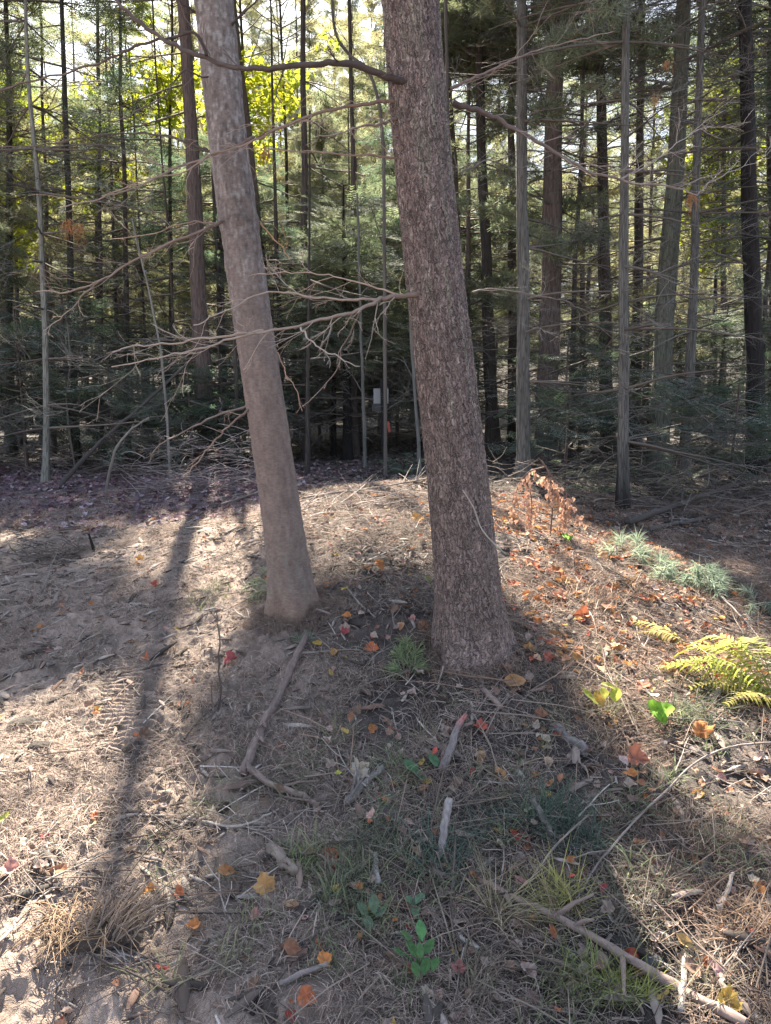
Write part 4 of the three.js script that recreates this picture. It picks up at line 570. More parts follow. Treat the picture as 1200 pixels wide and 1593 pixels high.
// ---------------------------------------------------------------- sticks and pieces of wood that one can point to
function stick(name, label, category, px, r0, r1, col, o = {}) {
  const pts = px.map(([x, y, l = 0]) => G(x, y, l + (o.lift ?? r0 * 0.8 + (o.free ? 0 : 0.012)))); const b = pts[0].clone(); b.y = H(b.x, b.z);
  const n = Math.max(8, px.length * 5), c = curve(pts, n - 1), r = rng(px[0][0] * 7 + px[0][1]), mb = new MB(), sd = px[0][0];
  for (let k = 1; k < n - 1; k++) { const m = o.wob ?? r0 * 0.5; c[k].x += m * vn(k * 0.6, sd); c[k].y += m * 0.6 * vn(k * 0.7, sd + 7); c[k].z += m * vn(k * 0.6, sd + 3); if (!o.free) c[k].y = Math.max(c[k].y, H(c[k].x, c[k].z) + r0 * 0.4 + 0.006); }
  mb.tube(c, taper(n, r0, r1), 12, (t, a) => shade(mixc(col, o.end || col, sst(0.55, 0.95, t)), 0.75 + 0.5 * hash2(Math.floor(a * 3) + sd, Math.floor(t * 22)) * 0.8), true, o.ripple ?? 0.25, sd);
  for (let k = 0; k < (o.twigs || 0); k++) { const i = 2 + Math.floor(r() * (n - 4)), d = c[i + 1].clone().sub(c[i]).normalize().add(V((r() - 0.5) * 1.6, r() * 0.7, (r() - 0.5) * 1.6)).normalize(), L = (o.tl || 0.12) * (0.5 + r()); mb.tube([c[i], c[i].clone().addScaledVector(d, L * 0.5).add(V(0, 0.008, 0)), c[i].clone().addScaledVector(d, L)], [r1 * 0.7, r1 * 0.5, r1 * 0.25], 6, shade(col, 0.8 + 0.4 * r()), true); }
  const m = o.parts ? null : solo(name, mb.geo(b), M.wood, label, category, b, o.group); if (m) return m;
  const g = thing(name, label, category, b); part('shaft', mb.geo(b), M.wood, g); o.parts(g, b, c); return g;
}
const wBrown = [0.13, 0.095, 0.08], wGrey = [0.27, 0.245, 0.225], wPale = [0.42, 0.37, 0.32], wTan = [0.33, 0.24, 0.18];
stick('fallen_branch', 'long dark brown stick running down from the foot of the left pine', 'branch', [[476, 998], [456, 1044], [430, 1098], [402, 1158], [380, 1214]], 0.0135, 0.0175, [0.23, 0.17, 0.15], { twigs: 3 });
stick('fallen_branch', 'short brown stick meeting the lower end of the long dark stick', 'branch', [[388, 1206], [430, 1234], [470, 1251], [497, 1262]], 0.0115, 0.010, [0.27, 0.205, 0.175], { twigs: 2 });
stick('fallen_branch', 'thin pale curved twig on the left below the long dark stick', 'branch', [[316, 1288], [360, 1294], [402, 1285], [442, 1264]], 0.0045, 0.0035, wPale, { twigs: 2 });
stick('fallen_branch', 'long bare pole lying diagonally into the bottom right corner', 'branch', [[728, 1376], [800, 1411], [870, 1446], [960, 1500], [1050, 1551], [1160, 1612]], 0.0085, 0.0135, [0.32, 0.235, 0.2], { twigs: 4, lift: 0.03 });
stick('fallen_branch', 'straight thin pale stalk crossing the dark ground under the thick pine', 'branch', [[700, 1270, 0.02], [760, 1235, 0.03], [830, 1196, 0.03], [885, 1185, 0.01]], 0.003, 0.002, wTan, { twigs: 2, free: true });
stick('fallen_branch', 'long thin grey twig curving in from the right edge below the leafy sprigs', 'branch', [[1210, 1170, 0.03], [1140, 1180, 0.04], [1085, 1202, 0.04], [1040, 1240, 0.03], [985, 1292, 0.02], [935, 1350, 0.02], [882, 1432, 0.01]], 0.0042, 0.0028, [0.34, 0.28, 0.25], { twigs: 9, tl: 0.1, free: true });
stick('fallen_branch', 'slender straight stalk leaning over the dark sedge at lower right', 'branch', [[915, 1288, 0.04], [870, 1331, 0.04], [828, 1376, 0.02], [812, 1398, 0]], 0.0032, 0.0026, [0.33, 0.27, 0.22], { free: true });
stick('fallen_branch', 'dark stick pointing at the left side of the thick pine foot', 'branch', [[553, 884], [600, 908], [640, 936], [668, 962]], 0.0058, 0.0075, [0.12, 0.092, 0.08], { twigs: 3 });
stick('fallen_branch', 'short pale twig on the ground between the two pines', 'branch', [[540, 922], [560, 945], [584, 966]], 0.004, 0.003, wPale);
stick('fallen_branch', 'pale thin twig resting against the right foot of the thick pine', 'branch', [[783, 860, 0.02], [765, 842, 0.06], [745, 818, 0.10], [735, 790, 0.15], [720, 762, 0.2]], 0.0036, 0.0024, [0.48, 0.42, 0.36], { free: true, wob: 0.006 });
{ // that twig leans on the bark, not into the hill behind it
  const m = scene.children[scene.children.length - 1], L = [[786, 862], [765, 842], [748, 820], [737, 790], [720, 762]].map(([x, y]) => P(x, y, DB - 0.2)); const mb = new MB(), b = m.position; mb.tube(curve(L, 20), taper(21, 0.0034, 0.0022), 8, [0.5, 0.44, 0.38], true, 0.25, 3); mb.tube([L[2], P(775, 812, DB - 0.2)], [0.0016, 0.0006], 5, [0.4, 0.34, 0.3]); m.geometry = mb.geo(b);
}
stick('wood_stake', 'weathered grey stake standing in the blue green sedge at lower centre', 'stake', [[684, 1345, 0], [688, 1330, 0.03], [694, 1318, 0.09], [700, 1308, 0.13]], 0.0125, 0.0115, [0.34, 0.3, 0.29], { free: true, wob: 0.002, ripple: 0.35 });
stick('wood_stake', 'short grey stake with its upper end stained red', 'stake', [[688, 1206, 0], [700, 1182, 0.02], [712, 1160, 0.05], [724, 1146, 0.07]], 0.016, 0.009, [0.22, 0.19, 0.18], { free: true, wob: 0.003, end: [0.45, 0.18, 0.16] });
stick('wood_piece', 'thin whitish splinter lying upright above the seedlings at lower centre', 'wood', [[588, 1384], [586, 1358], [584, 1336]], 0.0085, 0.006, [0.48, 0.45, 0.42], { ripple: 0.4 });
stick('wood_piece', 'blunt tan chunk of wood left of the mossy tuft at lower centre', 'wood', [[420, 1332], [438, 1352], [456, 1374]], 0.017, 0.014, [0.3, 0.24, 0.2], { ripple: 0.35 });
stick('wood_piece', 'smooth grey log piece half sunk right of the red tipped stake', 'wood', [[858, 1134], [882, 1154], [908, 1176]], 0.02, 0.017, [0.2, 0.18, 0.175], { lift: 0 });
stick('wood_piece', 'small pale brown block of wood below the foot of the thick pine', 'wood', [[752, 1082], [764, 1094], [780, 1110]], 0.0125, 0.012, [0.3, 0.22, 0.18], { wob: 0 });
stick('wood_piece', 'narrow white chip of wood standing above the red leaf', 'wood', [[735, 1126], [734, 1112], [733, 1098]], 0.006, 0.0035, [0.55, 0.5, 0.46]);
stick('wood_piece', 'pale grey stick end pointing up at the bottom right near the yellow leaf', 'wood', [[1060, 1585], [1062, 1545], [1068, 1498]], 0.0085, 0.007, [0.42, 0.39, 0.37]);
stick('wood_piece', 'grey split root fibres below the cream maple leaf', 'wood', [[538, 1262], [560, 1240], [582, 1218], [598, 1206]], 0.013, 0.008, [0.24, 0.215, 0.2], { ripple: 0.6, twigs: 3 });
stick('wood_piece', 'flat stick on the grey sand near the bottom left of centre', 'wood', [[436, 1540], [470, 1528], [510, 1514]], 0.0072, 0.006, [0.3, 0.26, 0.24]);
stick('wood_piece', 'leaning grey stub of wood right of the dark sedge in the middle right', 'wood', [[826, 1252], [840, 1280], [862, 1312]], 0.011, 0.009, [0.22, 0.19, 0.175]);
stick('wood_piece', 'short broken pale stick standing near the right edge at lower right', 'wood', [[1118, 1424], [1128, 1404], [1140, 1378, 0.02]], 0.0085, 0.005, [0.46, 0.4, 0.36]);
stick('wood_piece', 'pale pinkish chip of wood under the drooping fern', 'wood', [[1106, 1098], [1114, 1088], [1122, 1076]], 0.0135, 0.013, [0.46, 0.37, 0.34], { wob: 0 });
stick('wood_piece', 'two coloured wood splinter left of the red stained stake top', 'wood', [[680, 1078], [684, 1066], [690, 1052, 0.02]], 0.004, 0.003, [0.46, 0.38, 0.33]);
stick('wood_piece', 'grey splinter with a bleached side right of the green seedlings', 'wood', [[664, 1424], [676, 1434], [690, 1446]], 0.0085, 0.005, [0.4, 0.37, 0.34], { ripple: 0.4 });
stick('wood_piece', 'pale splinter beside the pinkish red leaf at lower centre', 'wood', [[712, 1466], [728, 1476], [745, 1486]], 0.008, 0.004, [0.45, 0.42, 0.39], { ripple: 0.4 });
stick('fallen_branch', 'thin grey branch running down right from the drooping pine tips', 'branch', [[1100, 918, 0.05], [1130, 948, 0.04], [1160, 978, 0.03], [1190, 1010, 0.01]], 0.0055, 0.004, [0.36, 0.32, 0.29], { free: true, twigs: 3 });
stick('fallen_log', 'long dark pole lying in the shade at the right', 'log', [[975, 820, 0.02], [1060, 797, 0.06], [1120, 780, 0.1], [1180, 764, 0.12]], 0.03, 0.024, [0.085, 0.07, 0.062], { twigs: 5, tl: 0.3, free: true });
stick('fallen_log', 'shorter dark pole just below the long dark pole at the right', 'log', [[1010, 830], [1060, 818], [1120, 808]], 0.02, 0.017, [0.1, 0.082, 0.072], { twigs: 3, tl: 0.25 });
stick('fallen_branch', 'long pale branch lying along the crest between the two pines', 'branch', [[470, 782, 0.02], [540, 772, 0.02], [600, 765, 0.03], [668, 754, 0.04]], 0.009, 0.006, [0.34, 0.28, 0.24], { twigs: 7, tl: 0.22 });
stick('fallen_branch', 'short grey branch crossing the pale branch on the crest', 'branch', [[530, 790, 0.01], [560, 770, 0.03], [585, 748, 0.06]], 0.006, 0.004, [0.3, 0.25, 0.22], { twigs: 4, tl: 0.2 });
stick('fallen_branch', 'pale broken branch on the ground right behind the left pine', 'branch', [[345, 790, 0.01], [385, 778, 0.02], [418, 768, 0.03]], 0.011, 0.008, [0.3, 0.26, 0.23], { twigs: 3, tl: 0.2 });
stick('fallen_branch', 'thin twig standing crooked by the dark hollow at left', 'branch', [[60, 905], [66, 925, 0.02], [84, 900, 0.1], [92, 880, 0.12]], 0.004, 0.002, [0.25, 0.22, 0.2], { free: true, twigs: 4 });
{ const b = G(148, 858), mb = new MB(); mb.tube([V(0, -0.02, 0), V(-0.02, 0.06, 0), V(-0.035, 0.13, 0.01)].map((p) => p.add(b)), [0.014, 0.012, 0.007], 8, [0.02, 0.016, 0.014], true, 0.3, 2); solo('burnt_stub', mb.geo(b), M.wood, 'small black stub sticking out of the bare slope at left', 'stub', b); }
// leaning dead pole and a second one, in the left of the wood
{ const a = P(92, 742, 8.6), e = P(306, 552, 10.2), b = a.clone(); b.y = H(b.x, b.z); a.y = b.y + 0.02; const g = thing('leaning_pole', 'long dead pole leaning up to the right in the dark at left', 'pole', b); const m = deadBough(g, b, [a, P(150, 694, 9), P(215, 636, 9.5), e], 0.03, 0.016, 6, 611, [0.05, 0.042, 0.038], { tl: 0.12 }); m.name = 'shaft'; }
{ const a = P(163, 738, 8.4), e = P(232, 650, 8.6), b = a.clone(); b.y = H(b.x, b.z); a.y = b.y; const g = thing('leaning_pole', 'thin curved grey pole right of the long leaning pole', 'pole', b); const m = deadBough(g, b, [a, P(180, 700, 8.4), P(205, 668, 8.5), e], 0.018, 0.009, 5, 612, [0.16, 0.14, 0.12], { tl: 0.14 }); m.name = 'shaft'; }
// brush heaps: each one tangle
function brush(label, cx, cy, w, h, n, seed, col, dd = 0.3) {
  const c = G(cx, cy), r = rng(seed), mb = new MB(), sc = -c.z / FPX;
  for (let k = 0; k < n; k++) { const o = c.clone().add(V((r() - 0.5) * w * sc, 0, (r() - 0.5) * dd)); o.y = H(o.x, o.z) + r() * r() * h * sc * 0.6; const a = r() * 6.28, d = V(Math.cos(a) * 1.4, (r() - 0.25) * 0.9, Math.sin(a) * 0.7).normalize(), L = (0.25 + 0.6 * r()) * w * sc * 0.4, pts = [o]; let p = o; for (let q = 0; q < 5; q++) { d.add(V((r() - 0.5) * 0.5, (r() - 0.6) * 0.35, (r() - 0.5) * 0.4)).normalize(); p = p.clone().addScaledVector(d, L / 5); p.y = Math.max(p.y, H0(p.x, p.z) - 0.05); pts.push(p); } const rr = 0.0028 + 0.008 * r() * r() * r(); mb.tube(pts, taper(6, rr, rr * 0.4), 5, shade(col, 0.5 + 1.1 * r()), false); }
  const g = thing('brush_heap', label, 'brush heap', c); const m = part('twigs', mb.geo(c), M.twig, g); m.userData.kind = 'stuff'; return g;
}
brush('dark tangled heap of dead twigs behind the left pine', 320, 762, 210, 190, 330, 1, [0.2, 0.165, 0.16], 0.5);
brush('low mess of twigs on the crest between the two pines', 560, 792, 190, 50, 80, 2, [0.3, 0.25, 0.22]);
brush('tangle of grey twigs under the wood at the far right', 1130, 800, 230, 130, 220, 3, [0.13, 0.105, 0.09], 0.8);
brush('low brush around the foot of the pale straight trunk', 850, 778, 170, 110, 170, 4, [0.14, 0.11, 0.09], 0.6);
brush('thin twigs heaped along the dark edge of the wood at left', 190, 740, 280, 80, 170, 5, [0.15, 0.125, 0.11], 0.5);
brush('matted roots and debris beside the dark hollow at left', 78, 872, 100, 80, 190, 6, [0.13, 0.105, 0.09], 0.25);
brush('wiry dead stems in the shade in the middle right of the wood edge', 1000, 770, 260, 170, 260, 7, [0.13, 0.11, 0.09], 1.0);

// ---------------------------------------------------------------- the small notice on its post
{
  const b = G(598, 722), d = -b.z, g = thing('notice_post', 'small white notice on a thin dark post in the dark hollow between the pines', 'sign', b), s = d / FPX;
  const p = new MB(), top = P(593, 590, d).y; p.tube([V(b.x, b.y - 0.05, b.z), V(b.x - 0.02, (b.y + top) / 2, b.z), V(b.x - 4 * s, top, b.z)], [3.2 * s, 2.6 * s, 2.2 * s], 10, [0.018, 0.017, 0.018], true, 0.1); part('post', p.geo(b), M.wood, g);
  const box = new THREE.BoxGeometry(23 * s, 23 * s, 0.012), mat = new THREE.MeshStandardMaterial({ color: C(0.24, 0.25, 0.255), roughness: 0.6 }), m = part('notice_board', box, mat, g); m.position.set(-5 * s, P(591, 616, d).y - b.y, -0.045);
  const tag = part('red_tag', new THREE.BoxGeometry(4 * s, 17 * s, 0.006), new THREE.MeshStandardMaterial({ color: C(0.3, 0.07, 0.05), roughness: 0.8 }), g); tag.position.set(7 * s, P(603, 664, d).y - b.y, 0.0); tag.rotation.z = 0.15;
  const bx = part('dark_box', new THREE.BoxGeometry(13 * s, 12 * s, 0.03), new THREE.MeshStandardMaterial({ color: C(0.03, 0.03, 0.033), roughness: 0.6 }), g); bx.position.set(-12 * s, P(586, 634, d).y - b.y, -0.01);
}

// ---------------------------------------------------------------- single fallen leaves
const RED = [0.42, 0.075, 0.05], ORG = [0.52, 0.19, 0.05], ORD = [0.5, 0.13, 0.05], YEL = [0.6, 0.4, 0.06], TAN = [0.48, 0.33, 0.22], CRM = [0.55, 0.46, 0.36], PNK = [0.5, 0.24, 0.21], OCH = [0.5, 0.26, 0.07], CRI = [0.33, 0.04, 0.06], BRK = [0.4, 0.13, 0.08];
const LEAVES = [
  [478, 1562, 40, ORD, 'maple', 'large crumpled orange leaf near the bottom edge on grey sand'], [302, 1455, 28, ORG, 'maple', 'orange leaf right of the dry tuft, lower of the group'], [281, 1402, 32, ORD, 'oval', 'long red orange leaf right of the dry tuft'], [232, 1396, 30, [0.42, 0.18, 0.04], 'birch', 'brown orange leaf touching the right side of the dry tuft'],
  [356, 1364, 34, [0.4, 0.18, 0.07], 'oval', 'rust brown oval leaf alone in the lower left middle'], [148, 1281, 26, ORD, 'oval', 'small red orange leaf on the sunlit slope at left'], [16, 1362, 36, PNK, 'maple', 'pinkish red maple leaf at the left edge'], [70, 1312, 18, CRI, 'maple', 'small crimson leaf near the left edge above the pinkish one'], [28, 1406, 20, OCH, 'oval', 'small ochre leaf left of the dry tuft'],
  [152, 1112, 17, OCH, 'birch', 'small golden leaf beside the tyre track'], [213, 1151, 18, ORD, 'oval', 'small red orange leaf at the lower end of the tyre track'], [228, 1033, 17, ORD, 'maple', 'small red leaf at the upper end of the tyre track'], [64, 980, 19, ORG, 'birch', 'orange leaf alone on the shaded slope at far left'], [220, 876, 18, OCH, 'oval', 'ochre leaf on the slope below the sunlit crest at left'], [243, 913, 18, RED, 'birch', 'little red leaf left of the mossy grass at the left'],
  [592, 886, 26, ORG, 'oval', 'orange leaf between the two pines near the dark stick'], [493, 938, 22, RED, 'maple', 'red leaf beside the right foot of the left pine'], [540, 966, 19, ORG, 'birch', 'orange leaf below the short pale twig'], [578, 1018, 26, ORD, 'maple', 'red orange crumpled leaf midway between the two pine feet'], [496, 1011, 18, YEL, 'oval', 'yellow brown leaf right of the long dark stick top'], [519, 1022, 18, OCH, 'birch', 'ochre leaf close below the yellow brown one'], [516, 1054, 14, YEL, 'oval', 'tiny yellow leaf on the dark soil'], [538, 990, 17, CRI, 'maple', 'dark crimson leaf under the orange one between the pines'],
  [624, 981, 20, [0.55, 0.28, 0.14], 'birch', 'peach leaf left of the thick pine foot'], [643, 970, 18, PNK, 'birch', 'pink leaf nearest the left of the thick pine foot'], [667, 909, 18, [0.24, 0.26, 0.05], 'oval', 'olive green leaf left of the thick pine'], [650, 815, 26, OCH, 'maple', 'golden leaf in the sun left of the thick pine'],
  [779, 1036, 22, YEL, 'oval', 'bright yellow leaf below the foot of the thick pine'], [803, 1070, 42, [0.5, 0.27, 0.12], 'oval', 'large folded orange tan leaf right below the thick pine'], [748, 1140, 28, RED, 'maple', 'bright red leaf right of the red stained stake'], [748, 1186, 28, [0.52, 0.3, 0.12], 'birch', 'orange tan leaf below the bright red leaf'], [776, 1214, 34, [0.52, 0.26, 0.1], 'oval', 'long orange leaf right of the red stained stake foot'], [560, 1208, 38, CRM, 'maple', 'cream coloured maple leaf lying flat on dark soil'], [673, 1164, 22, CRM, 'birch', 'small cream leaf left of the red stained stake'], [692, 1142, 20, [0.5, 0.38, 0.31], 'birch', 'pale pink leaf just above the small cream leaf'], [528, 1210, 16, [0.5, 0.48, 0.08], 'oval', 'yellow green leaf left of the cream maple leaf'], [668, 1224, 20, YEL, 'oval', 'slim yellow leaf under the green leaves'],
  [852, 1029, 26, RED, 'birch', 'red leaf on the bank right of the thick pine foot'], [1000, 1074, 28, BRK, 'maple', 'brick coloured leaf above the bright green sprig'], [990, 1188, 40, BRK, 'maple', 'large brick red leaf on the right flank'], [983, 1216, 30, ORG, 'oval', 'orange leaf tucked under the large brick red leaf'], [968, 1192, 24, [0.6, 0.45, 0.42], 'oval', 'pinkish white leaf left of the large brick red leaf'], [1085, 1246, 30, OCH, 'oval', 'ochre oval leaf right of the thin grey twig'], [1090, 1147, 40, ORG, 'maple', 'orange maple leaf right of the bright green sprig'], [1122, 1220, 24, PNK, 'birch', 'pinkish leaf below the right orange maple leaf'], [952, 1137, 28, OCH, 'oval', 'ochre folded leaf left of the bright green sprig'], [848, 1158, 22, CRM, 'birch', 'cream leaf left of the grey log piece'], [852, 1196, 24, TAN, 'birch', 'tan leaf on the stalk left of the middle right'],
  [905, 1370, 40, ORD, 'oval', 'large red orange leaf at lower right'], [936, 1389, 20, CRI, 'maple', 'crimson leaf right of the large red orange leaf'], [982, 1493, 32, RED, 'oval', 'red leaf lying on the diagonal pole'], [1068, 1477, 36, [0.5, 0.33, 0.13], 'oval', 'curled yellow pink leaf above the pale stick end'], [1110, 1522, 48, [0.52, 0.3, 0.29], 'oval', 'large pink leaf near the bottom right'], [1100, 1506, 28, ORD, 'birch', 'red orange leaf tucked behind the large pink leaf'], [1128, 1570, 50, [0.58, 0.36, 0.06], 'maple', 'large yellow leaf in the bottom right corner'], [803, 1482, 34, [0.5, 0.36, 0.32], 'birch', 'pinkish tan leaf left of the diagonal pole'], [810, 1386, 30, PNK, 'birch', 'pink leaf at the foot of the slender stalk'], [890, 1550, 42, [0.38, 0.3, 0.22], 'oval', 'dull tan leaf at the bottom right of centre'],
  [414, 1388, 44, [0.5, 0.27, 0.1], 'maple', 'pale orange crumpled leaf left of the mossy tuft'], [515, 1341, 36, ORD, 'maple', 'dark orange leaf right of the mossy tuft'], [517, 1356, 22, RED, 'birch', 'red leaf under the dark orange leaf by the mossy tuft'], [398, 1434, 24, PNK, 'maple', 'pinkish red leaf on the sand at lower centre left'], [455, 1418, 34, [0.46, 0.25, 0.13], 'oval', 'orange brown curled leaf on the edge of the grey sand'], [592, 1510, 26, TAN, 'birch', 'tan leaf below left of the green seedlings'], [713, 1517, 30, [0.3, 0.09, 0.09], 'maple', 'purplish red leaf right of the green seedlings'], [360, 1036, 28, CRI, 'maple', 'crimson leaf just right of the bare sapling'], [1180, 1392, 34, ORG, 'oval', 'orange leaf in the sun at the right edge'], [1172, 1300, 24, [0.55, 0.42, 0.3], 'birch', 'pale leaf near the right edge above the sunlit patch'], [1080, 1205, 20, TAN, 'oval', 'tan leaf hanging on the thin grey twig'], [938, 872, 24, [0.5, 0.3, 0.16], 'birch', 'peach leaf on the sunlit right bank'], [905, 968, 30, ORD, 'maple', 'bright orange leaf on the sunlit right bank below the pine'], [870, 935, 28, [0.5, 0.2, 0.12], 'maple', 'rust leaf on the sunlit right bank near the trunk'],
];
const spotOf = (x, y) => (x < 400 ? 'left' : x < 800 ? 'centre' : 'right');
LEAVES.forEach(([x, y, px, col, kind, label], k) => {
  const p = G(x, y), r = rng(900 + k), s = px / FPX * -p.z * 0.92, mb = new MB();
  const q = slopeQ(p.x, p.z).multiply(new THREE.Quaternion().setFromEuler(new THREE.Euler(0.35 + (r() - 0.5) * 0.7, r() * 6.28, (r() - 0.5) * 0.6, 'XYZ')));
  const m4 = new THREE.Matrix4().compose(p.clone().add(V(0, 0.012 + s * 0.12, 0)), q, V(1, 1, 1));
  leafInto(mb, kind, s, mixc(col, [0.3, 0.2, 0.13], 0.18), m4, 1.15, r, true); solo('fallen_leaf', mb.geo(p), M.dry, label, 'leaf', p);
});

// ---------------------------------------------------------------- green plants on the mound
function leafPlant(name, label, x, y, list, col, kind, leafPx, stemCol, seed) { // list: leaf tips in the picture's plane round the foot, with height in metres
  const b = G(x, y), r = rng(seed), g = thing(name, label, 'plant', b), s = -b.z / FPX, st = new MB();
  for (const [dx, h, dz, yaw, k = 1, c2] of list) {
    const tip = b.clone().add(V(dx * s, h, dz)), mid = b.clone().lerp(tip, 0.55).add(V(0, h * 0.2, 0)); st.tube(curve([b.clone().add(V(0, -0.01, 0)), mid, tip], 6), taper(7, 0.0022, 0.0013), 5, stemCol, false);
    const mb = new MB(), L = leafPx * s * k; leafInto(mb, kind, L, c2 || col, new THREE.Matrix4().compose(tip.clone().add(V(0, 0, L * 0.2)), new THREE.Quaternion().setFromEuler(new THREE.Euler(0.5 + (r() - 0.5) * 0.5, yaw, (r() - 0.5) * 0.5, 'YXZ')), V(1, 1, 1)), 0.5, r, true);
    part('leaf', mb.geo(b), M.leaf, g);
  }
  part('stem', st.geo(b), M.twig, g); return g;
}
const GRN = [0.085, 0.19, 0.06], LIM = [0.2, 0.38, 0.03];
leafPlant('green_sprig', 'two dark green oval leaves in the shade left of the red stained stake', 662, 1204, [[-24, 0.03, 0.02, 0.9, 1.25], [12, 0.05, -0.02, 0.4, 0.8]], [0.075, 0.17, 0.075], 'oval', 40, GRN, 1);
leafPlant('green_sprig', 'bright sunlit green leaves hanging in front of a whitish leaf', 1022, 1128, [[-8, 0.07, 0, 0.2, 1.2], [8, 0.075, 0.02, -0.4, 1.1], [-2, 0.045, 0.03, 0.1, 1], [-10, 0.12, -0.01, 2.4, 0.9, [0.6, 0.6, 0.55]]], LIM, 'birch', 34, [0.3, 0.3, 0.15], 2);
leafPlant('green_sprig', 'drooping yellow green narrow leaves on a stalk left of the bright green sprig', 938, 1108, [[-26, 0.07, 0, 0.7, 1], [-12, 0.075, 0.02, 0.2, 0.9, [0.5, 0.3, 0.06]], [18, 0.08, 0, -0.4, 1], [6, 0.1, -0.02, 1.4, 0.8, [0.45, 0.42, 0.1]], [-4, 0.09, 0.02, -0.1, 0.8, [0.42, 0.4, 0.05]]], [0.42, 0.45, 0.05], 'oval', 34, [0.3, 0.24, 0.16], 3);
leafPlant('seedling', 'green seedling with toothed leaves at lower centre', 652, 1506, [[2, 0.12, 0, 0.2, 1.1, [0.12, 0.3, 0.1]], [-16, 0.08, 0.02, 0.9], [18, 0.085, 0.02, -0.8], [-38, 0.05, 0, 1.4, 0.9], [10, 0.05, 0.04, -0.3], [-8, 0.045, 0.05, 0.5, 0.9], [28, 0.04, 0.03, -1.4, 0.9], [-24, 0.1, 0, 1.2, 0.8], [26, 0.06, 0.05, -0.6, 0.8], [0, 0.09, 0.04, 0.1, 0.9]], GRN, 'oval', 30, GRN, 4);
leafPlant('seedling', 'grey green seedling left of the upper green seedlings at lower centre', 580, 1436, [[-18, 0.05, 0, 0.8], [2, 0.07, 0, 0.1, 1.1], [18, 0.05, 0.01, -0.9], [-8, 0.03, 0.03, 0.4]], [0.14, 0.2, 0.12], 'oval', 30, GRN, 5);
leafPlant('seedling', 'small seedling between the grey green seedling and the stake', 645, 1420, [[-8, 0.04, 0, 0.8], [8, 0.05, 0, -0.5], [0, 0.03, 0.03, 0]], [0.12, 0.2, 0.11], 'birch', 26, GRN, 6);
leafPlant('seedling', 'small yellow green leaf clump at the left edge', 6, 1285, [[-6, 0.03, 0, 0.8], [6, 0.035, 0, -0.5]], [0.4, 0.42, 0.06], 'oval', 24, GRN, 7);
leafPlant('green_sprig', 'small bright green leaf near the dried brown foliage', 878, 846, [[0, 0.05, 0, 0.3, 1], [10, 0.04, 0, -0.9, 0.8]], LIM, 'oval', 20, GRN, 8);
leafPlant('green_sprig', 'lime leaves of a small shrub low behind the left pine', 262, 672, [[0, 0.3, 0, 0.3], [-22, 0.22, 0, 0.9], [20, 0.25, 0, -0.8], [40, 0.2, 0.1, -0.4], [-10, 0.12, 0.1, 0.1], [14, 0.14, 0.1, -0.2], [-30, 0.1, 0, 0.9]], [0.3, 0.42, 0.05], 'maple', 22, GRN, 9);
// ferns
function fern(label, x, y, fronds, col, seed, lift = 0) {
  const b = G(x, y, 0), r = rng(seed), g = thing('fern', label, 'fern', b);
  for (const [az, L, rise, w, c2] of fronds) {
    const d = V(Math.cos(az), 0, -Math.sin(az)), n = 16, pts = []; for (let k = 0; k <= n; k++) { const t = k / n; pts.push(b.clone().addScaledVector(d, L * t).add(V(0, lift + rise * Math.sin(t * 2.4) * (1 - 0.25 * t), 0))); }
    const mb = new MB(), c = c2 || col; mb.tube(pts, taper(n + 1, 0.0022, 0.0008), 5, shade(c, 0.9), false);
    const fr = part('frond', mb.geo(b), M.leaf, g); const up = V(0, 1, 0);
    const pm = new MB(); const N = 24; for (let k = 2; k < N; k++) for (const s of [-1, 1]) { const t = k / N, i = Math.min(n - 1, Math.floor(t * n)), o = pts[i].clone().lerp(pts[i + 1], t * n - i), side = new THREE.Vector3().crossVectors(d, up).multiplyScalar(s), len = w * Math.pow(Math.sin(Math.min(1, t * 1.15 + 0.12) * 2.9), 0.8) * (0.8 + 0.35 * r()) + 0.008, ax = side.clone().multiplyScalar(0.85).addScaledVector(d, 0.4).add(V(0, 0.35 - 0.5 * r(), 0)).normalize(), wd = d.clone().multiplyScalar(0.0055); const cc = shade(c, 0.65 + 0.7 * r());
      const m = 5; let pa = o.clone().add(wd), pb = o.clone().sub(wd); for (let q = 1; q <= m; q++) { const f = q / m, e = o.clone().addScaledVector(ax, len * f).add(V(0, -0.35 * len * f * f, 0)), ww = wd.clone().multiplyScalar(Math.max(0.05, (1 - f * f) * (0.75 + 0.5 * (q % 2)))); const na = e.clone().add(ww), nb = e.clone().sub(ww); pm.tri(pa, pb, na, cc); pm.tri(pb, nb, na, cc); pa = na; pb = nb; } }
    const m = part('leaflets', pm.geo(b), M.leaf, fr); m.userData.kind = 'stuff';
  }
  return g;
}
const FRN = [0.3, 0.31, 0.05];
fern('yellow green sunlit fern drooping at the right edge', 1206, 1094, [[2.75, 0.46, 0.17, 0.1], [2.45, 0.42, 0.22, 0.1, [0.46, 0.43, 0.05]], [3.1, 0.36, 0.1, 0.09, [0.32, 0.27, 0.05]], [2.0, 0.34, 0.22, 0.1, [0.3, 0.36, 0.05]], [1.2, 0.3, 0.2, 0.09], [3.6, 0.3, 0.08, 0.08, [0.36, 0.32, 0.06]], [2.6, 0.5, 0.12, 0.1, [0.38, 0.4, 0.04]], [2.25, 0.4, 0.26, 0.1, [0.48, 0.42, 0.06]], [2.9, 0.44, 0.2, 0.09, [0.3, 0.34, 0.04]], [1.6, 0.34, 0.24, 0.1]], FRN, 1);
fern('browning yellow frond reaching left of the sunlit fern', 1075, 1010, [[2.5, 0.36, 0.1, 0.07, [0.4, 0.34, 0.07]], [2.9, 0.28, 0.08, 0.06, [0.36, 0.28, 0.08]]], FRN, 2);
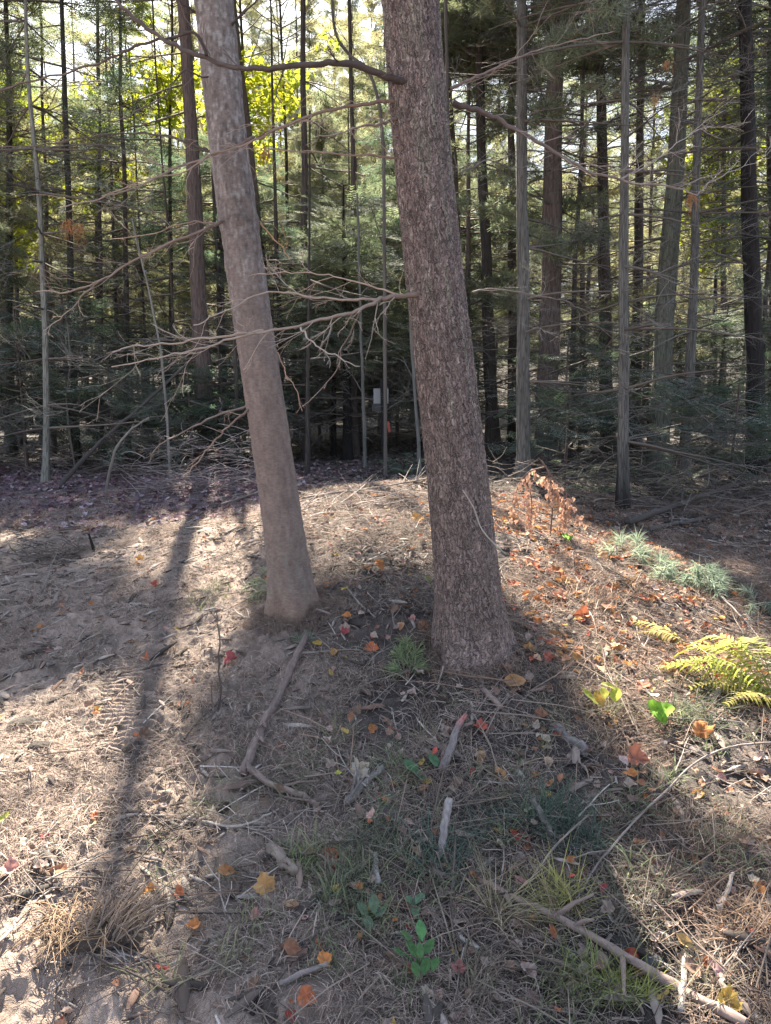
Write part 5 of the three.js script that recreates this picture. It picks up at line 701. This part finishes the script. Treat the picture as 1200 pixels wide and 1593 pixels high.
fern('bright green fern below the black trunk at the right edge', 1192, 735, [[2.4, 0.6, 0.4, 0.16, [0.28, 0.42, 0.04]], [1.5, 0.6, 0.5, 0.16, [0.34, 0.46, 0.05]], [3.0, 0.7, 0.25, 0.15, [0.1, 0.22, 0.06]], [0.6, 0.6, 0.4, 0.15, [0.26, 0.4, 0.04]], [3.5, 0.5, 0.2, 0.14, [0.09, 0.2, 0.06]]], FRN, 3);
fern('dark green fern right of the slender grey trunk', 1005, 745, [[2.4, 0.5, 0.25, 0.13], [0.6, 0.55, 0.2, 0.13], [1.4, 0.5, 0.3, 0.13], [3.3, 0.5, 0.15, 0.12], [5.6, 0.5, 0.15, 0.12]], [0.085, 0.16, 0.06], 4);
fern('green fern at the foot of the thick pine, near the notice', 632, 738, [[2.6, 0.4, 0.2, 0.11], [0.7, 0.4, 0.2, 0.11], [1.5, 0.36, 0.28, 0.11], [4.0, 0.35, 0.1, 0.1], [5.4, 0.35, 0.1, 0.1]], [0.07, 0.17, 0.06], 5);
fern('dull fern in the shade below the stout mossy trunk', 1110, 730, [[2.5, 0.6, 0.3, 0.13], [0.6, 0.6, 0.25, 0.13], [1.5, 0.5, 0.35, 0.13], [3.4, 0.6, 0.2, 0.12]], [0.12, 0.17, 0.07], 6);
fern('low green fern between the pale straight trunk and the slender grey trunk', 935, 768, [[2.4, 0.5, 0.25, 0.12], [0.7, 0.5, 0.25, 0.12], [1.5, 0.45, 0.3, 0.12], [3.4, 0.45, 0.12, 0.11], [5.4, 0.4, 0.12, 0.11]], [0.13, 0.2, 0.07], 8);
fern('low fern in front of the fallen poles at the right', 1075, 775, [[2.6, 0.5, 0.22, 0.11], [0.5, 0.5, 0.22, 0.11], [1.3, 0.45, 0.28, 0.11], [3.6, 0.45, 0.12, 0.1]], [0.15, 0.18, 0.08], 9);
fern('browned fern at the right edge above the fallen poles', 1165, 765, [[2.6, 0.55, 0.25, 0.11], [0.5, 0.5, 0.22, 0.11], [1.6, 0.5, 0.3, 0.11]], [0.26, 0.16, 0.09], 10);
fern('greyish fern left of the slender grey trunk foot', 905, 745, [[2.5, 0.5, 0.25, 0.11], [0.6, 0.5, 0.2, 0.11], [1.5, 0.4, 0.3, 0.11]], [0.11, 0.15, 0.07], 7);
// feathery white pine tips and seedlings
function pineTips(name, label, x, y, tips, col, seed, nl = 0.07, dens = 70) {
  dens = Math.round(dens * 1.7);
  const b = G(x, y), r = rng(seed), g = thing(name, label, 'pine seedling', b), s = -b.z / FPX, wood = new MB(), nd = new MB();
  for (const [x0, y0, x1, y1, lift0 = 0.05, lift1 = 0.02] of tips) {
    const a = b.clone().add(V((x0 - x) * s, lift0, (y0 - y) * s * 1.4)), e = b.clone().add(V((x1 - x) * s, lift1, (y1 - y) * s * 1.4)), mid = a.clone().lerp(e, 0.5).add(V(0, 0.015, 0)), c = curve([a, mid, e], 12);
    wood.tube(curve([b, a.clone().lerp(b, 0.4).add(V(0, 0.02, 0)), a], 6), taper(7, 0.0035, 0.0025), 5, [0.2, 0.15, 0.11], false); wood.tube(c, taper(13, 0.0026, 0.0014), 5, [0.2, 0.15, 0.11], false);
    const ax = e.clone().sub(a).normalize();
    for (let k = 0; k < dens; k++) { const t = Math.pow(r(), 0.8) * 12, i = Math.min(11, Math.floor(t)), o = c[i].clone().lerp(c[i + 1], t - i), d = V(r() - 0.5, r() - 0.55, r() - 0.5).normalize().addScaledVector(ax, 0.95).normalize(), w = V(r() - 0.5, r() - 0.5, r() - 0.5).cross(d).normalize().multiplyScalar(0.0014), L = nl * (0.6 + 0.6 * r()), q = o.clone().addScaledVector(d, L * 0.55), f = q.clone().addScaledVector(d.clone().add(V(0, -0.25, 0)).normalize(), L * 0.45), cc = shade(col, 0.6 + 0.8 * r()); nd.tri(o.clone().add(w), o.clone().sub(w), q.clone().add(w), cc); nd.tri(o.clone().sub(w), q.clone().sub(w), q.clone().add(w), cc); nd.tri(q.clone().add(w), q.clone().sub(w), f, cc); }
  }
  part('stem', wood.geo(b), M.twig, g); const m = part('needles', nd.geo(b), M.needle, g); m.userData.kind = 'stuff'; return g;
}
const BLU = [0.27, 0.34, 0.24], PGR = [0.16, 0.25, 0.12];
pineTips('pine_seedling', 'drooping pale green pine tips above the sunlit fern', 1075, 905, [[1040, 905, 1005, 935, 0.1, 0.03], [1050, 900, 1030, 925, 0.12, 0.06], [1080, 905, 1085, 962, 0.12, 0.0], [1078, 908, 1068, 940, 0.12, 0.03], [1095, 900, 1112, 918, 0.1, 0.05], [1030, 892, 1040, 880, 0.08, 0.1], [1060, 925, 1048, 940, 0.08, 0.02], [1088, 920, 1100, 945, 0.1, 0.03]], BLU, 11, 0.11, 100);
pineTips('pine_seedling', 'grey green feathery pine sprays on the ground left of the drooping tips', 975, 868, [[960, 865, 930, 860], [970, 862, 975, 840, 0.06, 0.1], [985, 868, 1010, 862], [980, 872, 990, 890], [960, 870, 940, 878], [995, 860, 1000, 845, 0.06, 0.1]], [0.24, 0.3, 0.21], 12, 0.105, 80);
pineTips('pine_seedling', 'small green pine tuft left of the thick pine foot', 634, 1062, [[630, 1050, 618, 1030, 0.03, 0.09], [634, 1045, 632, 1012, 0.03, 0.13], [638, 1050, 650, 1028, 0.03, 0.09], [630, 1058, 612, 1056, 0.03, 0.04], [640, 1056, 656, 1052, 0.03, 0.05]], [0.24, 0.31, 0.15], 13, 0.07, 60);
pineTips('pine_seedling', 'flat grey green conifer twigs at the left foot of the left pine', 430, 930, [[425, 920, 385, 905, 0.06, 0.05], [425, 925, 378, 918, 0.05, 0.03], [435, 915, 400, 890, 0.08, 0.1], [420, 932, 395, 940, 0.03, 0.01], [440, 905, 480, 900, 0.1, 0.1], [430, 915, 415, 880, 0.08, 0.12]], [0.26, 0.29, 0.2], 14, 0.05, 60);
pineTips('pine_seedling', 'thin pale seedling tips near the upper left of the thick pine foot', 470, 1022, [[468, 1015, 460, 1000, 0.02, 0.05], [472, 1012, 482, 1000, 0.02, 0.05]], [0.2, 0.24, 0.17], 15, 0.05, 40);
pineTips('pine_seedling', 'greyish soft needles on the far right bank', 1190, 955, [[1180, 950, 1160, 965], [1190, 945, 1200, 960], [1185, 940, 1175, 925, 0.05, 0.1]], [0.25, 0.3, 0.22], 16, 0.075, 60);
// bare little sapling on the left
{ const b = G(341, 1112), d = -b.z, g = thing('bare_sapling', 'thin dark leafless sapling standing on the bare slope at left', 'sapling', b); const m = deadBough(g, b, [b.clone().add(V(0, -0.03, 0)), P(342, 1080, d), P(341, 1030, d), P(340, 985, d), P(338, 948, d)], 0.0056, 0.0022, 9, 621, [0.05, 0.04, 0.036], { tl: 0.2, up: 0.4, tip: [0.14, 0.11, 0.09] }); m.name = 'stem'; }
// dried brown foliage hanging by the right of the thick pine
{
  const b = G(850, 836), d = -b.z, g = thing('dead_bough', 'arched dead bough hung with curled brown leaves right of the thick pine', 'bough', b), r = rng(33), st = new MB();
  const lines = [[[856, 836], [860, 770], [850, 728], [838, 712]], [[850, 726], [822, 735], [806, 758], [800, 790]], [[842, 716], [862, 745], [885, 770], [905, 805]], [[815, 740], [826, 770], [828, 805]], [[882, 766], [880, 785], [878, 800]], [[850, 740], [860, 752], [868, 760]]];
  const leaves = [];
  for (const L of lines) { const c = curve(L.map(([x, y], k) => P(x, y, d - 0.03 * k)), 16); st.tube(c, taper(17, 0.006, 0.002), 6, [0.14, 0.09, 0.07], false); if (L === lines[0]) continue; for (let k = 2; k < 17; k++) leaves.push(c[k]); }
  part('stem', st.geo(b), M.twig, g);
  for (const p of leaves) for (let q = 0; q < 3; q++) { const mb = new MB(), m4 = mat4(p.clone().add(V((r() - 0.5) * 0.07, -0.02 - 0.09 * r(), (r() - 0.5) * 0.08)), 0.9 + r() * 0.8, r() * 6.28, (r() - 0.5) * 1.5, 1); leafInto(mb, r() < 0.5 ? 'birch' : 'oval', 0.026 + 0.024 * r(), shade(mixc([0.46, 0.27, 0.18], [0.62, 0.42, 0.31], r()), 0.7 + 0.5 * r()), m4, 1.4, r); part('dead_leaf', mb.geo(b), M.dry, g); }
}
// grass and sedge tufts
function tuft(label, x, y, n, hgt, wpx, col, seed, lean = [0, 0], name = 'grass_tuft', bw = 0.0022) {
  n = Math.round(n * 1.5); const b = G(x, y), s = -b.z / FPX, r = rng(seed), g = thing(name, label, 'grass', b), mb = new MB();
  for (let k = 0; k < n; k++) { const a = r() * 6.28, q = Math.sqrt(r()) * wpx * s * 0.35, o = V(b.x + Math.cos(a) * q, 0, b.z + Math.sin(a) * q); o.y = H0(o.x, o.z) - 0.005; o.y = H(o.x, o.z) - 0.005; const h = hgt * (0.5 + 0.8 * r()), az = r() * 6.28, sp = 0.35 + 0.9 * r(), d = V(Math.cos(az) * sp + lean[0], 1, Math.sin(az) * sp + lean[1]).normalize(), w = V(-Math.sin(az), 0, Math.cos(az)).multiplyScalar(bw * (0.6 + 0.7 * r())), cc = shade(col, 0.55 + 0.8 * r()); let pa = o.clone().add(w), pb = o.clone().sub(w), p = o.clone(); const dd = d.clone(); for (let q2 = 1; q2 <= 4; q2++) { dd.y -= 0.22 * r() + 0.05; dd.normalize(); p = p.clone().addScaledVector(dd, h / 4); const f = 1 - q2 / 4.2, na = p.clone().addScaledVector(w, f), nb = p.clone().addScaledVector(w, -f); mb.tri(pa, pb, na, cc); mb.tri(pb, nb, na, cc); pa = na; pb = nb; } }
  const m = part('blades', mb.geo(b), M.leaf, g); m.userData.kind = 'stuff'; return g;
}
const SDG = [0.085, 0.115, 0.085], GRS = [0.16, 0.19, 0.075], STR = [0.4, 0.33, 0.2];
tuft('blue green sedge around the grey stake at lower centre', 690, 1350, 150, 0.16, 110, [0.1, 0.16, 0.125], 1);
tuft('dark green sedge fountain in the shade at the middle right', 860, 1285, 200, 0.16, 120, [0.075, 0.115, 0.075], 2);
tuft('dark matted sedge left of the large red orange leaf', 905, 1325, 170, 0.14, 130, SDG, 3);
tuft('dull sedge spreading below the red tipped stake foot', 760, 1300, 110, 0.12, 110, SDG, 4);
tuft('yellowish sunlit grass beside the diagonal pole', 868, 1410, 150, 0.12, 120, [0.38, 0.36, 0.12], 5);
tuft('pale green grass below the diagonal pole', 900, 1545, 170, 0.11, 130, [0.22, 0.25, 0.09], 6);
tuft('green yellow grass under the diagonal pole near the bottom right', 975, 1545, 130, 0.1, 110, [0.33, 0.34, 0.1], 7);
tuft('mossy green tuft between the tan chunk and the dark orange leaf', 478, 1352, 160, 0.06, 80, [0.2, 0.25, 0.09], 8);
tuft('straggling grass left of the green seedlings', 540, 1400, 130, 0.12, 120, [0.13, 0.15, 0.09], 9);
tuft('thin grass above the whitish splinter', 590, 1310, 130, 0.11, 130, [0.14, 0.155, 0.1], 10);
tuft('faint grass below the short brown stick', 470, 1210, 100, 0.08, 130, [0.16, 0.19, 0.11], 11);
tuft('green mossy grass left of the left pine at the edge of the sun', 328, 925, 170, 0.045, 110, [0.15, 0.2, 0.06], 12);
tuft('small mossy patch of grass left of the left pine foot', 405, 935, 110, 0.04, 70, [0.2, 0.23, 0.1], 13);
tuft('grass tuft between the fern and the bright green sprig', 1080, 1120, 120, 0.12, 130, [0.1, 0.13, 0.07], 14);
tuft('brownish green grass under the sunlit fern', 1120, 1090, 160, 0.1, 150, [0.11, 0.14, 0.06], 15);
tuft('small green tuft in the soil under the peach leaves', 552, 1015, 50, 0.04, 40, [0.15, 0.2, 0.13], 16);
tuft('long dry grass stems left of the diagonal pole', 775, 1430, 60, 0.2, 60, STR, 17, [0.2, 0.1]);
tuft('grey dry grass at the lower right below the crimson leaf', 985, 1430, 150, 0.1, 160, [0.24, 0.22, 0.17], 18);
tuft('tan dry grass at the right edge in the sun', 1165, 1440, 150, 0.1, 150, [0.42, 0.28, 0.18], 19);
tuft('dull dry grass at the bottom right corner', 1080, 1540, 120, 0.09, 150, [0.25, 0.22, 0.16], 20);
tuft('tan dry grass right of the green seedlings', 745, 1540, 130, 0.1, 130, [0.26, 0.21, 0.16], 21);
tuft('straw coloured grass stems on the shoulder right of the thick pine', 930, 930, 90, 0.1, 150, [0.4, 0.29, 0.2], 22);
tuft('dry grass on the shaded bank below the rust leaf', 880, 1080, 130, 0.1, 170, [0.22, 0.18, 0.14], 23);
tuft('dry grass by the thin grey twig on the right', 1120, 1300, 150, 0.1, 170, [0.25, 0.2, 0.16], 24);
// the dry uprooted tuft at lower left
{
  const b = G(150, 1462), r = rng(71), g = thing('dry_tuft', 'uprooted dry tuft of straw and bark fibres leaning right at lower left', 'dead tuft', b), mb = new MB(), base = new MB();
  for (let k = 0; k < 150; k++) { const t = r(), o = b.clone().add(V(-0.05 + 0.15 * t + (r() - 0.5) * 0.07, 0.015 + 0.02 * r(), (r() - 0.5) * 0.09)), up = V(0.05 + 0.95 * t + (r() - 0.5) * 0.8, 0.75 + 0.3 * r(), -0.3 + (r() - 0.5) * 0.7).normalize(), L = (0.05 + 0.17 * r() * r()) * (0.8 + 0.45 * t), e = o.clone().addScaledVector(up, L).add(V((r() - 0.3) * 0.03, 0, 0)), m = o.clone().lerp(e, 0.5).add(V((r() - 0.5) * 0.015, 0.01, 0)); const rr = 0.0012 + 0.0055 * r() * r() * r(); mb.tube([o, m, e], [rr, rr * 0.9, rr * 0.4], 5, shade(mixc([0.24, 0.19, 0.155], [0.36, 0.27, 0.2], r()), 0.4 + 0.8 * r()), false); }
  for (let k = 0; k < 150; k++) { const o = b.clone().add(V(-0.03 + (r() - 0.5) * 0.2, 0.02 + 0.03 * r(), (r() - 0.5) * 0.12 - 0.01)), a = r() * 6.28, d = V(Math.cos(a) - 0.5, (r() - 0.6) * 0.5, Math.sin(a) * 0.8 + 0.15).normalize(), L = 0.06 + 0.12 * r(); base.tube([o, o.clone().addScaledVector(d, L * 0.5).add(V(0, 0.012, 0)), o.clone().addScaledVector(d, L).add(V(0, -0.02, 0))], [0.0016, 0.0014, 0.0006], 4, shade(mixc([0.22, 0.16, 0.11], [0.4, 0.26, 0.15], r()), 0.5 + 0.8 * r()), false); }
  const m1 = part('stems', mb.geo(b), M.twig, g); m1.userData.kind = 'stuff'; const m2 = part('roots', base.geo(b), M.twig, g); m2.userData.kind = 'stuff';
  const cl = new THREE.IcosahedronGeometry(1, 5), pa = cl.attributes.position, cc = []; for (let k = 0; k < pa.count; k++) { const v = V(pa.getX(k), pa.getY(k), pa.getZ(k)), n = 1 + 0.35 * fbm(v.x * 2.2 + v.z, v.y * 2.2 + v.z * 1.7, 3); pa.setXYZ(k, v.x * 0.115 * n + 0.0, v.y * 0.045 * n + 0.005, v.z * 0.06 * n - 0.01); const q = 0.7 + 0.5 * vn(v.x * 9, v.z * 9 + v.y * 5); cc.push(0.09 * q, 0.068 * q, 0.055 * q); } cl.setAttribute('color', new THREE.Float32BufferAttribute(cc, 3)); cl.computeVertexNormals(); part('earth_clod', cl, M.plain, g);
}
// clods and stones
function clod(label, x, y, w, h, col, seed, name = 'earth_clod', cat = 'clod') { const b = G(x, y), s = -b.z / FPX, g = new THREE.IcosahedronGeometry(1, 5), pa = g.attributes.position, cc = []; for (let k = 0; k < pa.count; k++) { const v = V(pa.getX(k), pa.getY(k), pa.getZ(k)), n = 1 + 0.5 * fbm(v.x * 1.8 + seed, v.y * 1.8 + v.z * 1.5, 3); pa.setXYZ(k, v.x * w * s * 0.5 * n, v.y * h * s * 0.5 * n, v.z * w * s * 0.4 * n); const q = 0.8 + 0.4 * vn(v.x * 8 + seed, v.z * 8 + v.y * 6); cc.push(col[0] * q, col[1] * q, col[2] * q); } g.setAttribute('color', new THREE.Float32BufferAttribute(cc, 3)); g.computeVertexNormals(); return solo(name, g, M.ground, label, cat, b); }
clod('dark clod of earth on the shaded slope at the left', 45, 1130, 60, 30, [0.15, 0.125, 0.11], 1);
clod('grey brown clod left of the tyre track', 62, 1165, 40, 24, [0.17, 0.14, 0.12], 2);
clod('clod of sandy soil at the lower end of the tyre track', 205, 1165, 34, 22, [0.17, 0.14, 0.12], 3);
clod('small whitish stone on the shaded slope at left', 78, 1034, 14, 9, [0.5, 0.48, 0.46], 4, 'stone', 'stone');
clod('blue grey stone by the red leaf on the diagonal pole', 1016, 1502, 34, 30, [0.17, 0.175, 0.185], 5, 'stone', 'stone');
clod('rounded reddish clod at the left of the pale curved twig', 348, 1262, 26, 26, [0.15, 0.115, 0.1], 6);
renderer.render(scene, camera);
